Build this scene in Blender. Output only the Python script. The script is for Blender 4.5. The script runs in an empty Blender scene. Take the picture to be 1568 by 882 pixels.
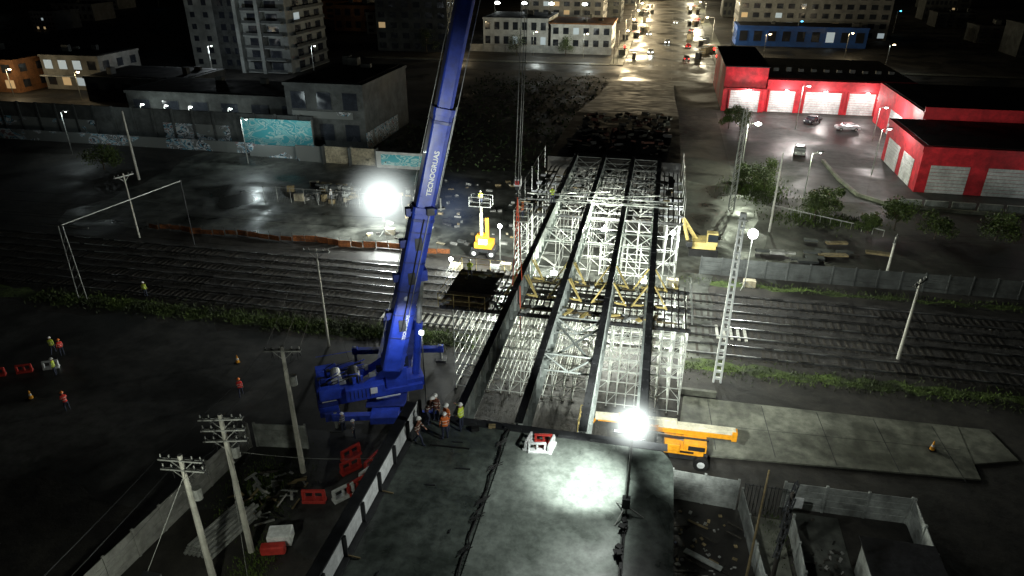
import bpy, math, random
from mathutils import Vector, Matrix
R=random.Random(7)
S=bpy.context.scene
# ---------------------------------------------------------------- materials
MATS={}
def mat(name,col,rough=.6,metal=0.,var=.35,scale=3.,rvar=.15,bump=.0,col2=None,coat=0.,big=.13,spec=None):
    if name in MATS: return MATS[name]
    m=bpy.data.materials.new(name); m.use_nodes=True; nt=m.node_tree; N=nt.nodes; L=nt.links
    b=N['Principled BSDF']; tc=N.new('ShaderNodeTexCoord')
    b.inputs['Metallic'].default_value=metal
    if spec is not None: b.inputs['Specular IOR Level'].default_value=spec
    n=N.new('ShaderNodeTexNoise'); n.inputs['Scale'].default_value=scale; n.inputs['Detail'].default_value=8; n.inputs['Roughness'].default_value=.7
    L.new(tc.outputs['Object'],n.inputs['Vector'])
    r=N.new('ShaderNodeValToRGB'); e=r.color_ramp.elements
    c2=col2 if col2 else tuple(c*(1-var) for c in col)
    e[0].position=.38; e[1].position=.62
    e[0].color=(*c2,1); e[1].color=(*[min(1,c*(1+var*.4)) for c in col],1)
    L.new(n.outputs['Fac'],r.inputs[0])
    n2=N.new('ShaderNodeTexNoise'); n2.inputs['Scale'].default_value=scale*big; n2.inputs['Detail'].default_value=5; n2.inputs['Distortion'].default_value=.6
    L.new(tc.outputs['Object'],n2.inputs['Vector'])
    mr=N.new('ShaderNodeMapRange'); mr.inputs[1].default_value=.38; mr.inputs[2].default_value=.62; mr.inputs[3].default_value=1-var; mr.inputs[4].default_value=1.1
    L.new(n2.outputs['Fac'],mr.inputs[0])
    mx=N.new('ShaderNodeMix'); mx.data_type='RGBA'; mx.blend_type='MULTIPLY'; mx.inputs[0].default_value=1
    L.new(r.outputs[0],mx.inputs[6]); L.new(mr.outputs[0],mx.inputs[7]); L.new(mx.outputs[2],b.inputs['Base Color'])
    m2=N.new('ShaderNodeMapRange'); m2.inputs[1].default_value=.38; m2.inputs[2].default_value=.62; m2.inputs[3].default_value=max(.04,rough-rvar); m2.inputs[4].default_value=min(1,rough+rvar)
    L.new(n2.outputs['Fac'],m2.inputs[0]); L.new(m2.outputs[0],b.inputs['Roughness'])
    if coat: b.inputs['Coat Weight'].default_value=coat
    if bump:
        bp=N.new('ShaderNodeBump'); bp.inputs['Strength'].default_value=bump; bp.inputs['Distance'].default_value=.08
        L.new(n.outputs['Fac'],bp.inputs['Height']); L.new(bp.outputs[0],b.inputs['Normal'])
    MATS[name]=m; return m
def emis(name,col,s):
    if name in MATS: return MATS[name]
    m=bpy.data.materials.new(name); m.use_nodes=True; nt=m.node_tree; b=nt.nodes['Principled BSDF']
    b.inputs['Base Color'].default_value=(*[c*.5 for c in col],1)
    b.inputs['Emission Color'].default_value=(*col,1); b.inputs['Emission Strength'].default_value=s
    MATS[name]=m; return m
soil=mat('wet_soil',(.03,.027,.022),.75,var=.6,scale=.8,rvar=.2,bump=.6)
asph=mat('wet_asphalt',(.042,.042,.04),.6,var=.55,scale=.8,rvar=.2,bump=.15)
avenue=mat('avenue_asphalt',(.09,.085,.07),.55,var=.7,scale=.35,rvar=.25,bump=.1,big=.3)
yardm=mat('wet_yard',(.085,.09,.078),.55,var=.7,scale=.6,rvar=.28,bump=.35,big=.25)
conc=mat('concrete',(.3,.3,.28),.75,var=.35,scale=1.2,bump=.1)
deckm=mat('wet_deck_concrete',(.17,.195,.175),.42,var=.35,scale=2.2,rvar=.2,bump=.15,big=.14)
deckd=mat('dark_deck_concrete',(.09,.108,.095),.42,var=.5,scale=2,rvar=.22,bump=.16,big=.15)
slabm=mat('road_slab',(.16,.165,.13),.65,var=.45,scale=1.1,bump=.1,big=.25)
ballast=mat('ballast',(.045,.042,.038),.85,var=.7,scale=7,bump=1,rvar=.1)
grassm=mat('grass',(.07,.11,.018),.85,var=.65,scale=2,bump=1)
sleeperm=mat('sleeper_lit',(.42,.42,.38),.6,var=.3,scale=3)
railm=mat('rail_steel',(.6,.6,.6),.3,1.,var=.2)
galv=mat('galvanised',(.7,.73,.68),.45,.1,var=.35)
galvd=mat('galvanised_dull',(.33,.34,.32),.5,.3,var=.3)
girdm=mat('girder_paint',(.3,.33,.31),.5,.05,var=.4,scale=1.5)
girdtop=mat('girder_top_dimmed',(.018,.019,.02),.65,.0,var=.4,spec=.3)  # wet top's darkness at grazing light painted into the flange colour
wood=mat('timber',(.26,.2,.1),.8,var=.4,scale=2)
woodd=mat('dark_timber',(.045,.04,.033),.8,var=.4,scale=2,spec=.3)
yel=mat('yellow_paint',(.7,.55,.2),.55,var=.3)
oran=mat('orange_paint',(.85,.36,.02),.4,var=.2,coat=.3)
cream=mat('cream_boom',(.75,.7,.52),.45,var=.2)
blue=mat('blue_paint',(.02,.052,.4),.42,.0,var=.35,scale=1.3,coat=.2)
blued=mat('blue_paint_dark',(.014,.03,.2),.5,.0,var=.3)
blk=mat('black_rubber',(.015,.015,.015),.7,var=.3,spec=.3)
dsteel=mat('dark_steel',(.04,.042,.045),.55,.3,var=.3)
glass=mat('dark_glass',(.02,.025,.03),.1,0,var=.1)
whitep=mat('white_paint',(.7,.72,.72),.5,var=.25)
redp=mat('red_plastic',(.5,.04,.03),.5,var=.25)
redw=mat('red_wall',(.58,.02,.032),.7,var=.4,scale=.8)
redr=mat('roof_dark',(.018,.018,.02),.8,var=.4,spec=.2)
doorm=mat('roller_door',(.6,.6,.6),.6,var=.25)
plast=mat('plaster',(.27,.27,.25),.8,var=.35,scale=.4)
towm=mat('tower_concrete',(.3,.32,.3),.85,var=.35,scale=.3)
whitew=mat('white_wall',(.58,.6,.58),.8,var=.3,scale=.4)
brick=mat('orange_wall',(.3,.13,.05),.8,var=.4)
win_d=mat('window_dark',(.03,.035,.045),.15,var=.2)
win_w=emis('window_warm',(1,.7,.35),.3)
win_c=emis('window_cool',(.8,.95,1),.3)
darkwall=mat('dark_wall',(.075,.082,.08),.85,var=.5,scale=.5)
beige=mat('beige_panel',(.38,.34,.24),.75,var=.4)
bluef=mat('blue_facade',(.02,.1,.4),.6,var=.2)
redch=mat('red_sling',(.8,.13,.06),.6,var=.2)
skinm=mat('skin',(.45,.25,.17),.6,var=.1)
helm=mat('helmet_white',(.75,.75,.72),.35,var=.05); helo=mat('helmet_orange',(.8,.2,.03),.35,var=.05)
bark=mat('bark',(.09,.07,.05),.9,var=.4,scale=5)
E_white=emis('lamp_white',(1,1,.97),40); E_warm=emis('lamp_warm',(1,.75,.4),24); E_red=emis('lamp_red',(1,.03,.02),6); E_green=emis('lamp_green',(.1,1,.4),5); E_blue=emis('lamp_blue',(.1,.6,1),6)
E_soft=emis('lamp_cool',(.9,1,.95),18)
def graffiti(name,base,cols,sc=.8,thr=.55,dist=9):
    m=bpy.data.materials.new(name); m.use_nodes=True; nt=m.node_tree; N=nt.nodes;L=nt.links; b=N['Principled BSDF']; b.inputs['Roughness'].default_value=.8
    tc=N.new('ShaderNodeTexCoord'); mp=N.new('ShaderNodeMapping'); mp.inputs['Scale'].default_value=(sc*.6,sc,sc)
    L.new(tc.outputs['Object'],mp.inputs[0])
    n=N.new('ShaderNodeTexNoise'); n.inputs['Scale'].default_value=.25;n.inputs['Detail'].default_value=2; L.new(mp.outputs[0],n.inputs[0])
    v=N.new('ShaderNodeTexNoise'); v.inputs['Scale'].default_value=.75; v.inputs['Detail'].default_value=1.5; v.inputs['Distortion'].default_value=1.6
    L.new(mp.outputs[0],v.inputs[0])
    r=N.new('ShaderNodeValToRGB'); r.color_ramp.interpolation='CONSTANT'
    els=r.color_ramp.elements; els[0].color=(*cols[0],1); els[0].position=0; els[1].color=(*cols[-1],1); els[1].position=.64
    k=len(cols)-2
    for i,c in enumerate(cols[1:-1]): 
        e=els.new(.42+.2*i/max(1,k)); e.color=(*c,1)
    L.new(v.outputs['Fac'],r.inputs[0])
    t=N.new('ShaderNodeMapRange'); t.inputs[1].default_value=thr; t.inputs[2].default_value=thr+.02; L.new(n.outputs['Fac'],t.inputs[0])
    mx=N.new('ShaderNodeMix'); mx.data_type='RGBA'; mx.inputs[6].default_value=(*base,1); L.new(t.outputs[0],mx.inputs[0]); L.new(r.outputs[0],mx.inputs[7]); L.new(mx.outputs[2],b.inputs['Base Color'])
    return m
graf=graffiti('graffiti_wall',(.13,.14,.135),[(.13,.14,.14),(.5,.52,.55),(.03,.03,.035),(.12,.3,.4),(.45,.47,.48),(.2,.12,.12)],1.1,.46)
mural_m=graffiti('mural_paint',(.1,.45,.48),[(.07,.4,.46),(.4,.62,.6),(.08,.38,.44),(.42,.62,.6),(.1,.45,.5),(.25,.55,.56)],.8,.2)
# ---------------------------------------------------------------- mesh builder
class MB:
    def __init__(s,name): s.n=name; s.v=[]; s.f=[]; s.mi=[]; s.m=[]
    def mid(s,m):
        if m not in s.m: s.m.append(m)
        return s.m.index(m)
    def add(s,vs,fs,m):
        o=len(s.v); s.v+= [tuple(v) for v in vs]; k=s.mid(m)
        for f in fs: s.f.append([i+o for i in f]); s.mi.append(k)
    def box(s,c,d,m,rz=0.,rx=0.,ry=0.):
        x,y,z=d[0]/2,d[1]/2,d[2]/2; M=Matrix.Rotation(rz,3,'Z')@Matrix.Rotation(ry,3,'Y')@Matrix.Rotation(rx,3,'X'); c=Vector(c)
        vs=[c+M@Vector(p) for p in ((-x,-y,-z),(x,-y,-z),(x,y,-z),(-x,y,-z),(-x,-y,z),(x,-y,z),(x,y,z),(-x,y,z))]
        s.add(vs,[(0,3,2,1),(4,5,6,7),(0,1,5,4),(1,2,6,5),(2,3,7,6),(3,0,4,7)],m)
    def b2(s,x0,x1,y0,y1,z0,z1,m): s.box(((x0+x1)/2,(y0+y1)/2,(z0+z1)/2),(x1-x0,y1-y0,z1-z0),m)
    def beam(s,p,q,w,h,m,up=(0,0,1),w2=None,h2=None):
        p=Vector(p);q=Vector(q);u=(q-p).normalized(); up=Vector(up)
        if abs(u.dot(up))>.98: up=Vector((0,1,0)) if abs(u.y)<.9 else Vector((1,0,0))
        a=u.cross(up).normalized(); b=a.cross(u).normalized(); w2=w2 or w; h2=h2 or h
        vs=[]
        for c,ww,hh in((p,w,h),(q,w2,h2)):
            for i,j in((-1,-1),(1,-1),(1,1),(-1,1)): vs.append(c+a*i*ww/2+b*j*hh/2)
        s.add(vs,[(0,1,2,3),(7,6,5,4),(0,4,5,1),(1,5,6,2),(2,6,7,3),(3,7,4,0)],m)
    def cyl(s,p,q,r,m,r2=None,n=6):
        p=Vector(p);q=Vector(q);u=(q-p)
        if u.length<1e-6:return
        u.normalize(); up=Vector((0,0,1)) if abs(u.z)<.9 else Vector((1,0,0)); a=u.cross(up).normalized(); b=a.cross(u); r2=r if r2 is None else r2
        vs=[]
        for c,rr in((p,r),(q,r2)):
            for i in range(n): t=2*math.pi*i/n; vs.append(c+a*math.cos(t)*rr+b*math.sin(t)*rr)
        s.add(vs,[(i,i+n,(i+1)%n+n,(i+1)%n) for i in range(n)]+[tuple(range(n)),tuple(range(2*n-1,n-1,-1))],m)
    def prism(s,pts,z0,z1,m,mtop=None):
        n=len(pts); vs=[(x,y,z0) for x,y in pts]+[(x,y,z1) for x,y in pts]
        s.add(vs,[(i,(i+1)%n,(i+1)%n+n,i+n) for i in range(n)]+[tuple(range(n-1,-1,-1))],m); s.add([(x,y,z1) for x,y in pts],[tuple(range(n))],mtop or m)
    def sph(s,c,r,m,n=12,k=8,half=False):
        c=Vector(c); r=r if hasattr(r,'__len__') else (r,r,r); vs=[];fs=[]
        lo=0 if half else -math.pi/2
        for j in range(k+1):
            ph=lo+(math.pi/2-lo)*j/k
            for i in range(n):
                t=2*math.pi*i/n; vs.append((c.x+r[0]*math.cos(ph)*math.cos(t),c.y+r[1]*math.cos(ph)*math.sin(t),c.z+r[2]*math.sin(ph)))
        for j in range(k):
            for i in range(n): fs.append((j*n+i,j*n+(i+1)%n,(j+1)*n+(i+1)%n,(j+1)*n+i))
        s.add(vs,fs,m)
    def done(s,bevel=0,loc=None,rz=0,smooth=False,parent=None,sc=None):
        me=bpy.data.meshes.new(s.n); me.from_pydata(s.v,[],s.f)
        for m in s.m: me.materials.append(m)
        me.polygons.foreach_set('material_index',s.mi)
        if smooth: me.polygons.foreach_set('use_smooth',[True]*len(s.f))
        me.update(); ob=bpy.data.objects.new(s.n,me); S.collection.objects.link(ob)
        if bevel:
            b=ob.modifiers.new('b','BEVEL'); b.width=bevel; b.segments=2; b.limit_method='ANGLE'
        if loc: ob.location=loc
        ob.rotation_euler[2]=rz
        if sc: ob.scale=(sc,sc,sc)
        if parent: ob.parent=parent
        return ob
def sheet(name,x0,x1,y0,y1,z,m):
    b=MB(name); b.add([(x0,y0,z),(x1,y0,z),(x1,y1,z),(x0,y1,z)],[(0,1,2,3)],m); return b.done()
def rsheet(name,x0,x1,y0,y1,z,m,j=1.5,step=3.):
    pts=[]
    def edge(a,c,n):
        for i in range(n):
            t=i/n; pts.append((a[0]+(c[0]-a[0])*t+R.uniform(-j,j),a[1]+(c[1]-a[1])*t+R.uniform(-j,j)))
    nx=max(2,int((x1-x0)/step)); ny=max(2,int((y1-y0)/step))
    edge((x0,y0),(x1,y0),nx); edge((x1,y0),(x1,y1),ny); edge((x1,y1),(x0,y1),nx); edge((x0,y1),(x0,y0),ny)
    b=MB(name); b.add([(x,y,z) for x,y in pts],[tuple(range(len(pts)))],m); return b.done()
def light(name,loc,p,col=(1,1,1),r=.3,spot=None,target=None,parent=None,blend=.4):
    l=bpy.data.lights.new(name,'SPOT' if spot else 'POINT'); l.energy=p; l.color=col; l.shadow_soft_size=r
    o=bpy.data.objects.new(name,l); S.collection.objects.link(o); o.location=loc
    if spot:
        l.spot_size=math.radians(spot); l.spot_blend=blend
        o.rotation_euler=(Vector(target)-Vector(loc)).to_track_quat('-Z','Y').to_euler()
    if parent: o.parent=parent
    return o
def glow_volume(name,c,rad,s,col=(1,1,.97),parent=None,pw_=4):  # emission-only volume: glow put in by hand, fading from the centre
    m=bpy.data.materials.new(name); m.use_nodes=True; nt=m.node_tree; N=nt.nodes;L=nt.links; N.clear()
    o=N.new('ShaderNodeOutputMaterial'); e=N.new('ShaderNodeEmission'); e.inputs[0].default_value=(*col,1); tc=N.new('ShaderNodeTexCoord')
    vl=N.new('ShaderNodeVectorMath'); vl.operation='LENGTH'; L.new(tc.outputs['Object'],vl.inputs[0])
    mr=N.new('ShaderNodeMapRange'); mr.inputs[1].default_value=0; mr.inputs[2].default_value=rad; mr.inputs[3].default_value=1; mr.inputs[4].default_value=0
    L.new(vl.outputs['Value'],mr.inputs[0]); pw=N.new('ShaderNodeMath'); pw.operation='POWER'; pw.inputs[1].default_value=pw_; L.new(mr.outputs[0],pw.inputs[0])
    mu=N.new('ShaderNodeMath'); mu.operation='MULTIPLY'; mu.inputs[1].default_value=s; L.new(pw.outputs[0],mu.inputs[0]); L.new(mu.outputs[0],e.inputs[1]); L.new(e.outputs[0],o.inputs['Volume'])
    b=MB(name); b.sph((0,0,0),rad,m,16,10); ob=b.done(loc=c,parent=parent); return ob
# ---------------------------------------------------------------- ground
sheet('ground',-900,900,-80,1500,0,soil)
rsheet('railway_ballast',-250,250,53,66.2,.004,ballast,.3)
g=MB('grass_strip')
def strip(y0,y1,x0,x1):
    n=int((x1-x0)/1.2); top=[];bot=[]
    for i in range(n+1):
        x=x0+(x1-x0)*i/n; top.append((x,y1+R.uniform(-.5,.5),.008)); bot.append((x,y0+R.uniform(-.6,.6),.008))
    for i in range(n): g.add([bot[i],bot[i+1],top[i+1],top[i]],[(0,1,2,3)],grassm)
strip(50.2,52.2,-120,-14); strip(51,52.3,4,120); strip(67.8,68.6,6,120)
for i in range(15000):
    x=R.choice([R.uniform(-60,-14),R.uniform(-34,-14),R.uniform(4,60)]); y=R.gauss(51.3,.7) if R.random()<.75 else (R.uniform(67.3,69.3) if x>0 else R.gauss(51.3,.8))
    h=R.uniform(.08,.32); a=R.uniform(0,3.1); dx,dy=.045*math.cos(a),.045*math.sin(a)
    g.add([(x-dx,y-dy,0),(x+dx,y+dy,0),(x+R.uniform(-.2,.2),y+R.uniform(-.2,.2),h)],[(0,1,2)],grassm)
g.done()
g=MB('roadside_weeds')
for cx,cy,sx_,sy_,n_ in((-23,30.5,1.2,1.6,2600),(-20.3,24.5,.6,1.5,1300),(9.3,33,.4,1.2,500),(15,101,2,3,2200),(22,90,3,1.5,1500)):
    for i in range(n_):
        x=R.gauss(cx,sx_);y=R.gauss(cy,sy_); h=R.uniform(.08,.28)*(1 if cy<50 else 1.6); a=R.uniform(0,3.1); w_=.03 if cy<50 else .07; dx,dy=w_*math.cos(a),w_*math.sin(a)
        g.add([(x-dx,y-dy,0),(x+dx,y+dy,0),(x+R.uniform(-.12,.12),y+R.uniform(-.12,.12),h)],[(0,1,2)],grassm)
g.done()
rsheet('yard_pavement',-75,14,70,103,.006,yardm)
rsheet('yard_pavement',-14,7,52.7,70,.010,yardm,.5)
rsheet('access_road',-160,-14,27,49.5,.003,asph)
sheet('parking_pavement',12,75,98,152,.006,asph)
for y in (54.4,57.6,60.9,64.3):
    b=MB('railway_track'); x=-130
    while x<120:
        near=(abs(y-54.4)<.1 and -24<x<-14.5) or (abs(y-57.6)<.1 and 6.8<x<9.8)  # lamplit patches: light put into the colour as paler sleepers, dark elsewhere
        if near: b.box((x+.12,y+R.uniform(-.05,.05),.06),(.24,2.4,.11),sleeperm,R.uniform(-.02,.02))
        elif R.random()<.8: b.box((x+.12,y+R.uniform(-.08,.08),.018),(.22,2.5,.03),woodd,R.uniform(-.03,.03))
        x+=.62
    for s in(-.84,.84): b.b2(-250,250,y+s-.035,y+s+.035,.12,.2,railm); b.b2(-250,250,y+s-.07,y+s+.07,.06,.118,dsteel)
    b.done()
# ---------------------------------------------------------------- near deck
pts=[(-11.1,-30),(2.3,-30),(2.3,26.6)]+[(2.3-1.9+1.9*math.cos(t),26.6+1.9*math.sin(t)) for t in [i*math.pi/2/8 for i in range(1,9)]]+[(-11.1,28.5)]
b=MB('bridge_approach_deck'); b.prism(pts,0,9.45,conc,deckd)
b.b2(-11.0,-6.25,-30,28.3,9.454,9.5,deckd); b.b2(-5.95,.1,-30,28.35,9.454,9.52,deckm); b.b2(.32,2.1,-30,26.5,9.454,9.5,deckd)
b.b2(-10.9,2,27.9,28.45,9.52,9.56,dsteel)
b.done()
b=MB('deck_joint_rebar')
for i in range(260):
    y=-4+i*.125
    if R.random()<.6: b.cyl((-6.25+R.uniform(-.1,.05),y,9.53),(-5.93+R.uniform(-.05,.1),y+R.uniform(-.08,.08),9.56+R.uniform(0,.08)),.012,dsteel,n=4)
x=-6.1
for i in range(60):
    nx=-6.1+R.uniform(-.09,.09); b.cyl((x,-2+i*.5,9.56),(nx,-1.5+i*.5,9.55+R.uniform(0,.05)),.045,blk,n=5); x=nx
for y in(17,19.5,21.4,22.4,24.7,26.5): 
    for k in range(4): b.cyl((-6.35,y+k*.1,9.56),(-5.9+R.uniform(-.2,.2),y+.4+k*.1,9.62+R.uniform(0,.12)),.025,blk,n=4)
b.done()
b=MB('deck_edge_rail')
b.b2(.14,.28,-5,27.6,9.5,9.62,blk)
for i in range(9):
    y=12+i*1.9; b.cyl((.21,y,9.6),(.21+R.uniform(-.05,.05),y,10.3),.02,dsteel,n=5)
for y,x in((22.4,.15),(21.0,.1)):
    for k in range(5): b.box((x+R.uniform(-.12,.12),y+R.uniform(-.25,.25),9.62+k*.06),(.26,.22,.08),blk,R.uniform(0,3))
b.done()
b=MB('deck_parapet'); y=-6
b.b2(-11.02,-10.9,-10,27.6,9.5,10.65,dsteel)
b.b2(-11.35,-10.82,-10,27.7,10.65,10.75,dsteel); b.b2(-11.02,-10.6,-10,27.7,9.5,9.56,dsteel)
while y<27.2:
    b.b2(-10.9,-10.87,y+.06,y+1.72,9.62,10.6,whitep); b.b2(-10.9,-10.72,y+1.76,y+1.86,9.56,10.65,dsteel)
    if R.random()<.3: b.beam((-10.8,y+1.8,9.6),(-10.2,y+1.8,9.55),.06,.06,wood)
    y+=1.9
b.done(.01)
b=MB('timber_offcuts')
for i in range(9):
    x=R.uniform(-10,-6.6);y=R.uniform(12,27.5); b.box((x,y,9.53),(R.uniform(.2,1.),.06,.05),dsteel,R.choice([0,.1,1.5]))
b.beam((-9.6,26.0,9.55),(-7.6,26.1,9.55),.06,.06,blk)
b.box((-7.7,27.6,9.62),(.4,.25,.18),blk,.4); b.box((-6.9,28,9.6),(.35,.2,.16),wood,.2)
for x in(-8.2,-5.8,-3,-1.4): b.box((x,28.0,9.62),(.9,.15,.12),dsteel,R.uniform(-.1,.1))
b.done()
# ---------------------------------------------------------------- girders
GX=(-9.0,-5.65,-2.3,.7)
def girder(x,y0,y1,top=9.5,h=1.75):
    b=MB('bridge_girder')
    b.b2(x-.22,x+.22,y0,y1,top-.04,top,girdtop); b.b2(x-.22,x+.22,y0,y1,top-.06,top-.042,girdm)
    b.b2(x-.012,x+.012,y0,y1,top-h+.05,top-.06,girdm); b.b2(x-.34,x+.34,y0,y1,top-h,top-h+.05,girdm)
    y=y0+.2
    while y<y1:
        for s in(-1,1): b.b2(min(x+s*.014,x+s*.2),max(x+s*.014,x+s*.2),y-.01,y+.01,top-h+.05,top-.06,girdm)
        y+=1.35
    for yy in range(int(y0)+1,int(y1)):
        for s in(-.12,.12): b.cyl((x+s,yy,top),(x+s,yy,top+.12),.018,dsteel,n=4)
    for k in(.2,.45,.7):
        yy=y0+(y1-y0)*k
        for s in(-1,1): b.box((x+s*.03,yy,top-h/2),(.03,.9,h-.3),whitep); 
        b.box((x,yy,top+.015),(.4,1.0,.025),dsteel)
    return b.done()
for x in GX: girder(x,28.7,63.6); girder(x,64.1,81)
b=MB('girder_cross_bracing')
def kframe(x0,x1,y,m,r=.035):
    b.cyl((x0+.1,y,9.2),(x1-.1,y,9.2),r,m); b.cyl((x0+.1,y,8.0),(x1-.1,y,8.0),r,m); b.cyl((x0+.1,y,9.2),((x0+x1)/2,y,8.0),r,m); b.cyl((x1-.1,y,9.2),((x0+x1)/2,y,8.0),r,m)
for (i,y) in((1,36.2),(1,41),(2,57),(0,57),(1,57)): kframe(GX[i],GX[i+1],y,girdm,.06)
b.beam((-5.4,36.3,8.6),(-2.5,41,8.6),.12,.1,girdm); b.beam((-2.5,36.3,8.72),(-5.4,41,8.72),.12,.1,girdm)
for i in range(3):
    y=65
    while y<81: kframe(GX[i],GX[i+1],y,galvd,.045); y+=2.2
    for y in(65,69.4,73.8): b.beam((GX[i],y,9.0),(GX[i+1],y+4.4,9.0),.07,.07,galvd); b.beam((GX[i+1],y,9.0),(GX[i],y+4.4,9.0),.07,.07,galvd)
for y in (63.2,64.9): b.beam((-12,y,9.62),(2.5,y,9.62),.1,.1,galv)
for y in (63.6,66): b.beam((-9.5,y-.8,9.6),(-4,y+.9,9.6),.08,.08,galv); b.beam((-4,y-.8,9.6),(1,y+.7,9.6),.08,.08,galv)
b.done()
# ---------------------------------------------------------------- scaffolding
def scaffold(name,xs,ys,zt,dz,m,dens=.5,r=.033,skip=0):
    b=MB(name)
    for x in xs:
        for y in ys: b.cyl((x,y,0),(x,y,zt+R.uniform(-.1,.3)),r,m,n=5); b.box((x,y,.03),(.25,.25,.05),woodd)
    z=.3
    while z<=zt:
        for y in ys:
            for i in range(len(xs)-1):
                if R.random()>skip: b.cyl((xs[i],y,z),(xs[i+1],y,z),r*.9,m,n=4)
        for x in xs:
            for j in range(len(ys)-1):
                if R.random()>skip: b.cyl((x,ys[j],z),(x,ys[j+1],z),r*.9,m,n=4)
        z+=dz
    z=.3
    while z+dz<=zt+.1:
        for k,y in enumerate(ys):
            for i in range(len(xs)-1):
                if R.random()<dens:
                    a,c=(xs[i],xs[i+1]) if R.random()<.5 else (xs[i+1],xs[i]); b.cyl((a,y,z),(c,y,z+dz),r*.8,m,n=4)
        z+=dz
    return b
xs=[]
for gx in GX: xs+= [gx-1.15,gx-.45,gx+.45,gx+1.15]
xs=sorted(xs+[-13.8,-12.5,-11.2,2.7,3.55])
b=scaffold('bridge_scaffold',xs,[44.2,45.7,47.2,48.7,50.2],7.15,1.02,galv,.4,.032,.12)
for y in(44.2,47.2,50.2): b.b2(-14.8,3.7,y-.1,y+.1,7.2,7.45,dsteel)
for i in range(38):
    x=-14.7+i*.5
    if x<3.5: b.b2(x,x+.1,43.7,50.7,7.46,7.6,woodd)
for i in range(14):
    y=44+i*.45; b.b2(-14.8,-11.1+R.uniform(-.3,.2),y,y+.38,7.61,7.65,wood if R.random()<.7 else woodd)
for i in range(28):
    y=43.6+i*.25
    if R.random()<.5: b.b2(-11+R.uniform(0,2),R.uniform(0,3.6),y,y+.22,7.661,7.69,R.choice([wood,woodd,woodd]))
for i in range(60): b.box((R.uniform(-14.5,3.4),R.choice([R.uniform(43.7,45),R.uniform(48.5,50.4)]),7.75),(R.uniform(.2,1.2),R.uniform(.1,.3),R.uniform(.05,.2)),R.choice([yel,wood,galvd,whitep]),R.uniform(0,3))
for x in[-14.8,-13.6,-12.4,-11.2]:
    for y in(43.8,50.5): b.cyl((x,y,7.5),(x,y,8.65),.03,yel,n=5)
for z in(8.1,8.6):
    for y in(43.8,50.5): b.cyl((-14.8,y,z),(-11.2,y,z),.025,yel,n=5)
    b.cyl((-14.8,43.8,z),(-14.8,50.5,z),.025,yel,n=5); b.cyl((3.7,43.8,z),(3.7,50.5,z),.03,galv,n=5)
b.done()
b=MB('girder_temporary_prop')
for gx in GX:
    for y in(46.6,49.6):
        for s in(-1,1):
            b.beam((gx+s*1.3,y-.2,7.66),(gx+s*.26,y+.1,9.35),.1,.1,yel); b.beam((gx+s*1.3,y,7.7),(gx+s*.4,y,7.76),.12,.12,yel)
            b.beam((gx+s*1.3,y-.2,7.66),(gx+s*.26,y+1.2,8.9),.07,.07,yel)
        b.box((gx,y,7.7),(1.1,.4,.1),dsteel)
b.done()
xs2=[-12.6,-11.4,-9,-7.4,-5.65,-4,-2.3,-.8,.7,2.,3.2]
b=scaffold('bridge_scaffold',xs2,[65,68,71,75,80.6],7.2,1.5,galvd,.3,.035,.25)
for y in(65,67,69.5,72,75,78): b.b2(-12.8,3.4,y-.08,y+.08,7.3,7.55,dsteel)
for i in range(32):
    x=-12.6+i*.5
    if R.random()<.8: b.b2(x,x+.12,64.6,81,7.56,7.68,woodd)
for i in range(110): b.box((R.uniform(-12.4,3),R.uniform(65,80.6),7.72),(R.uniform(.6,2.8),R.uniform(.1,.6),.04),R.choice([woodd,woodd,galvd,woodd,wood]),R.choice([0,1.57]))
for y in(64.6,68,72,76,80.8):
    for x in(-12.8,3.4): b.cyl((x,y,7.5),(x,y,10.2),.03,galvd,n=5)
for z in(9.5,10.1):
    for x in(-12.8,3.4): b.cyl((x,64.6,z),(x,80.8,z),.022,galvd,n=5)
b.done()
b=scaffold('bridge_scaffold',[-4.6,-3.2,-1.8,-.4,1.],[67.5,69.5],3.2,1.6,galv,.6,.04)
b.done()
b=MB('approach_embankment')
pr=[(81,8.9),(110,8),(150,3),(185,0.02)]
for (y0,z0),(y1,z1) in zip(pr,pr[1:]):
    b.add([(-12.5,y0,z0),(3.2,y0,z0),(3.2,y1,z1),(-12.5,y1,z1)],[(0,1,2,3)],redr)
    b.add([(3.2,y0,z0),(3.2,y0,0),(3.2,y1,0),(3.2,y1,z1)],[(0,1,2,3)],soil); b.add([(-12.5,y0,z0),(-12.5,y0,0),(-12.5,y1,0),(-12.5,y1,z1)],[(3,2,1,0)],soil)
b.add([(-12.5,81,8.9),(-12.5,81,0),(3.2,81,0),(3.2,81,8.9)],[(0,1,2,3)],soil)
mud=mat('red_earth',(.12,.05,.035),.9,var=.5)
for i in range(160): b.box((R.uniform(-11,2),R.uniform(84,108),8.4+R.uniform(.1,.45)),(R.uniform(.3,1.3),R.uniform(.2,.6),R.uniform(.1,.5)),R.choice([mud,soil,soil,woodd]),R.uniform(0,3),R.uniform(-.4,.4))
b.done()
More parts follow.
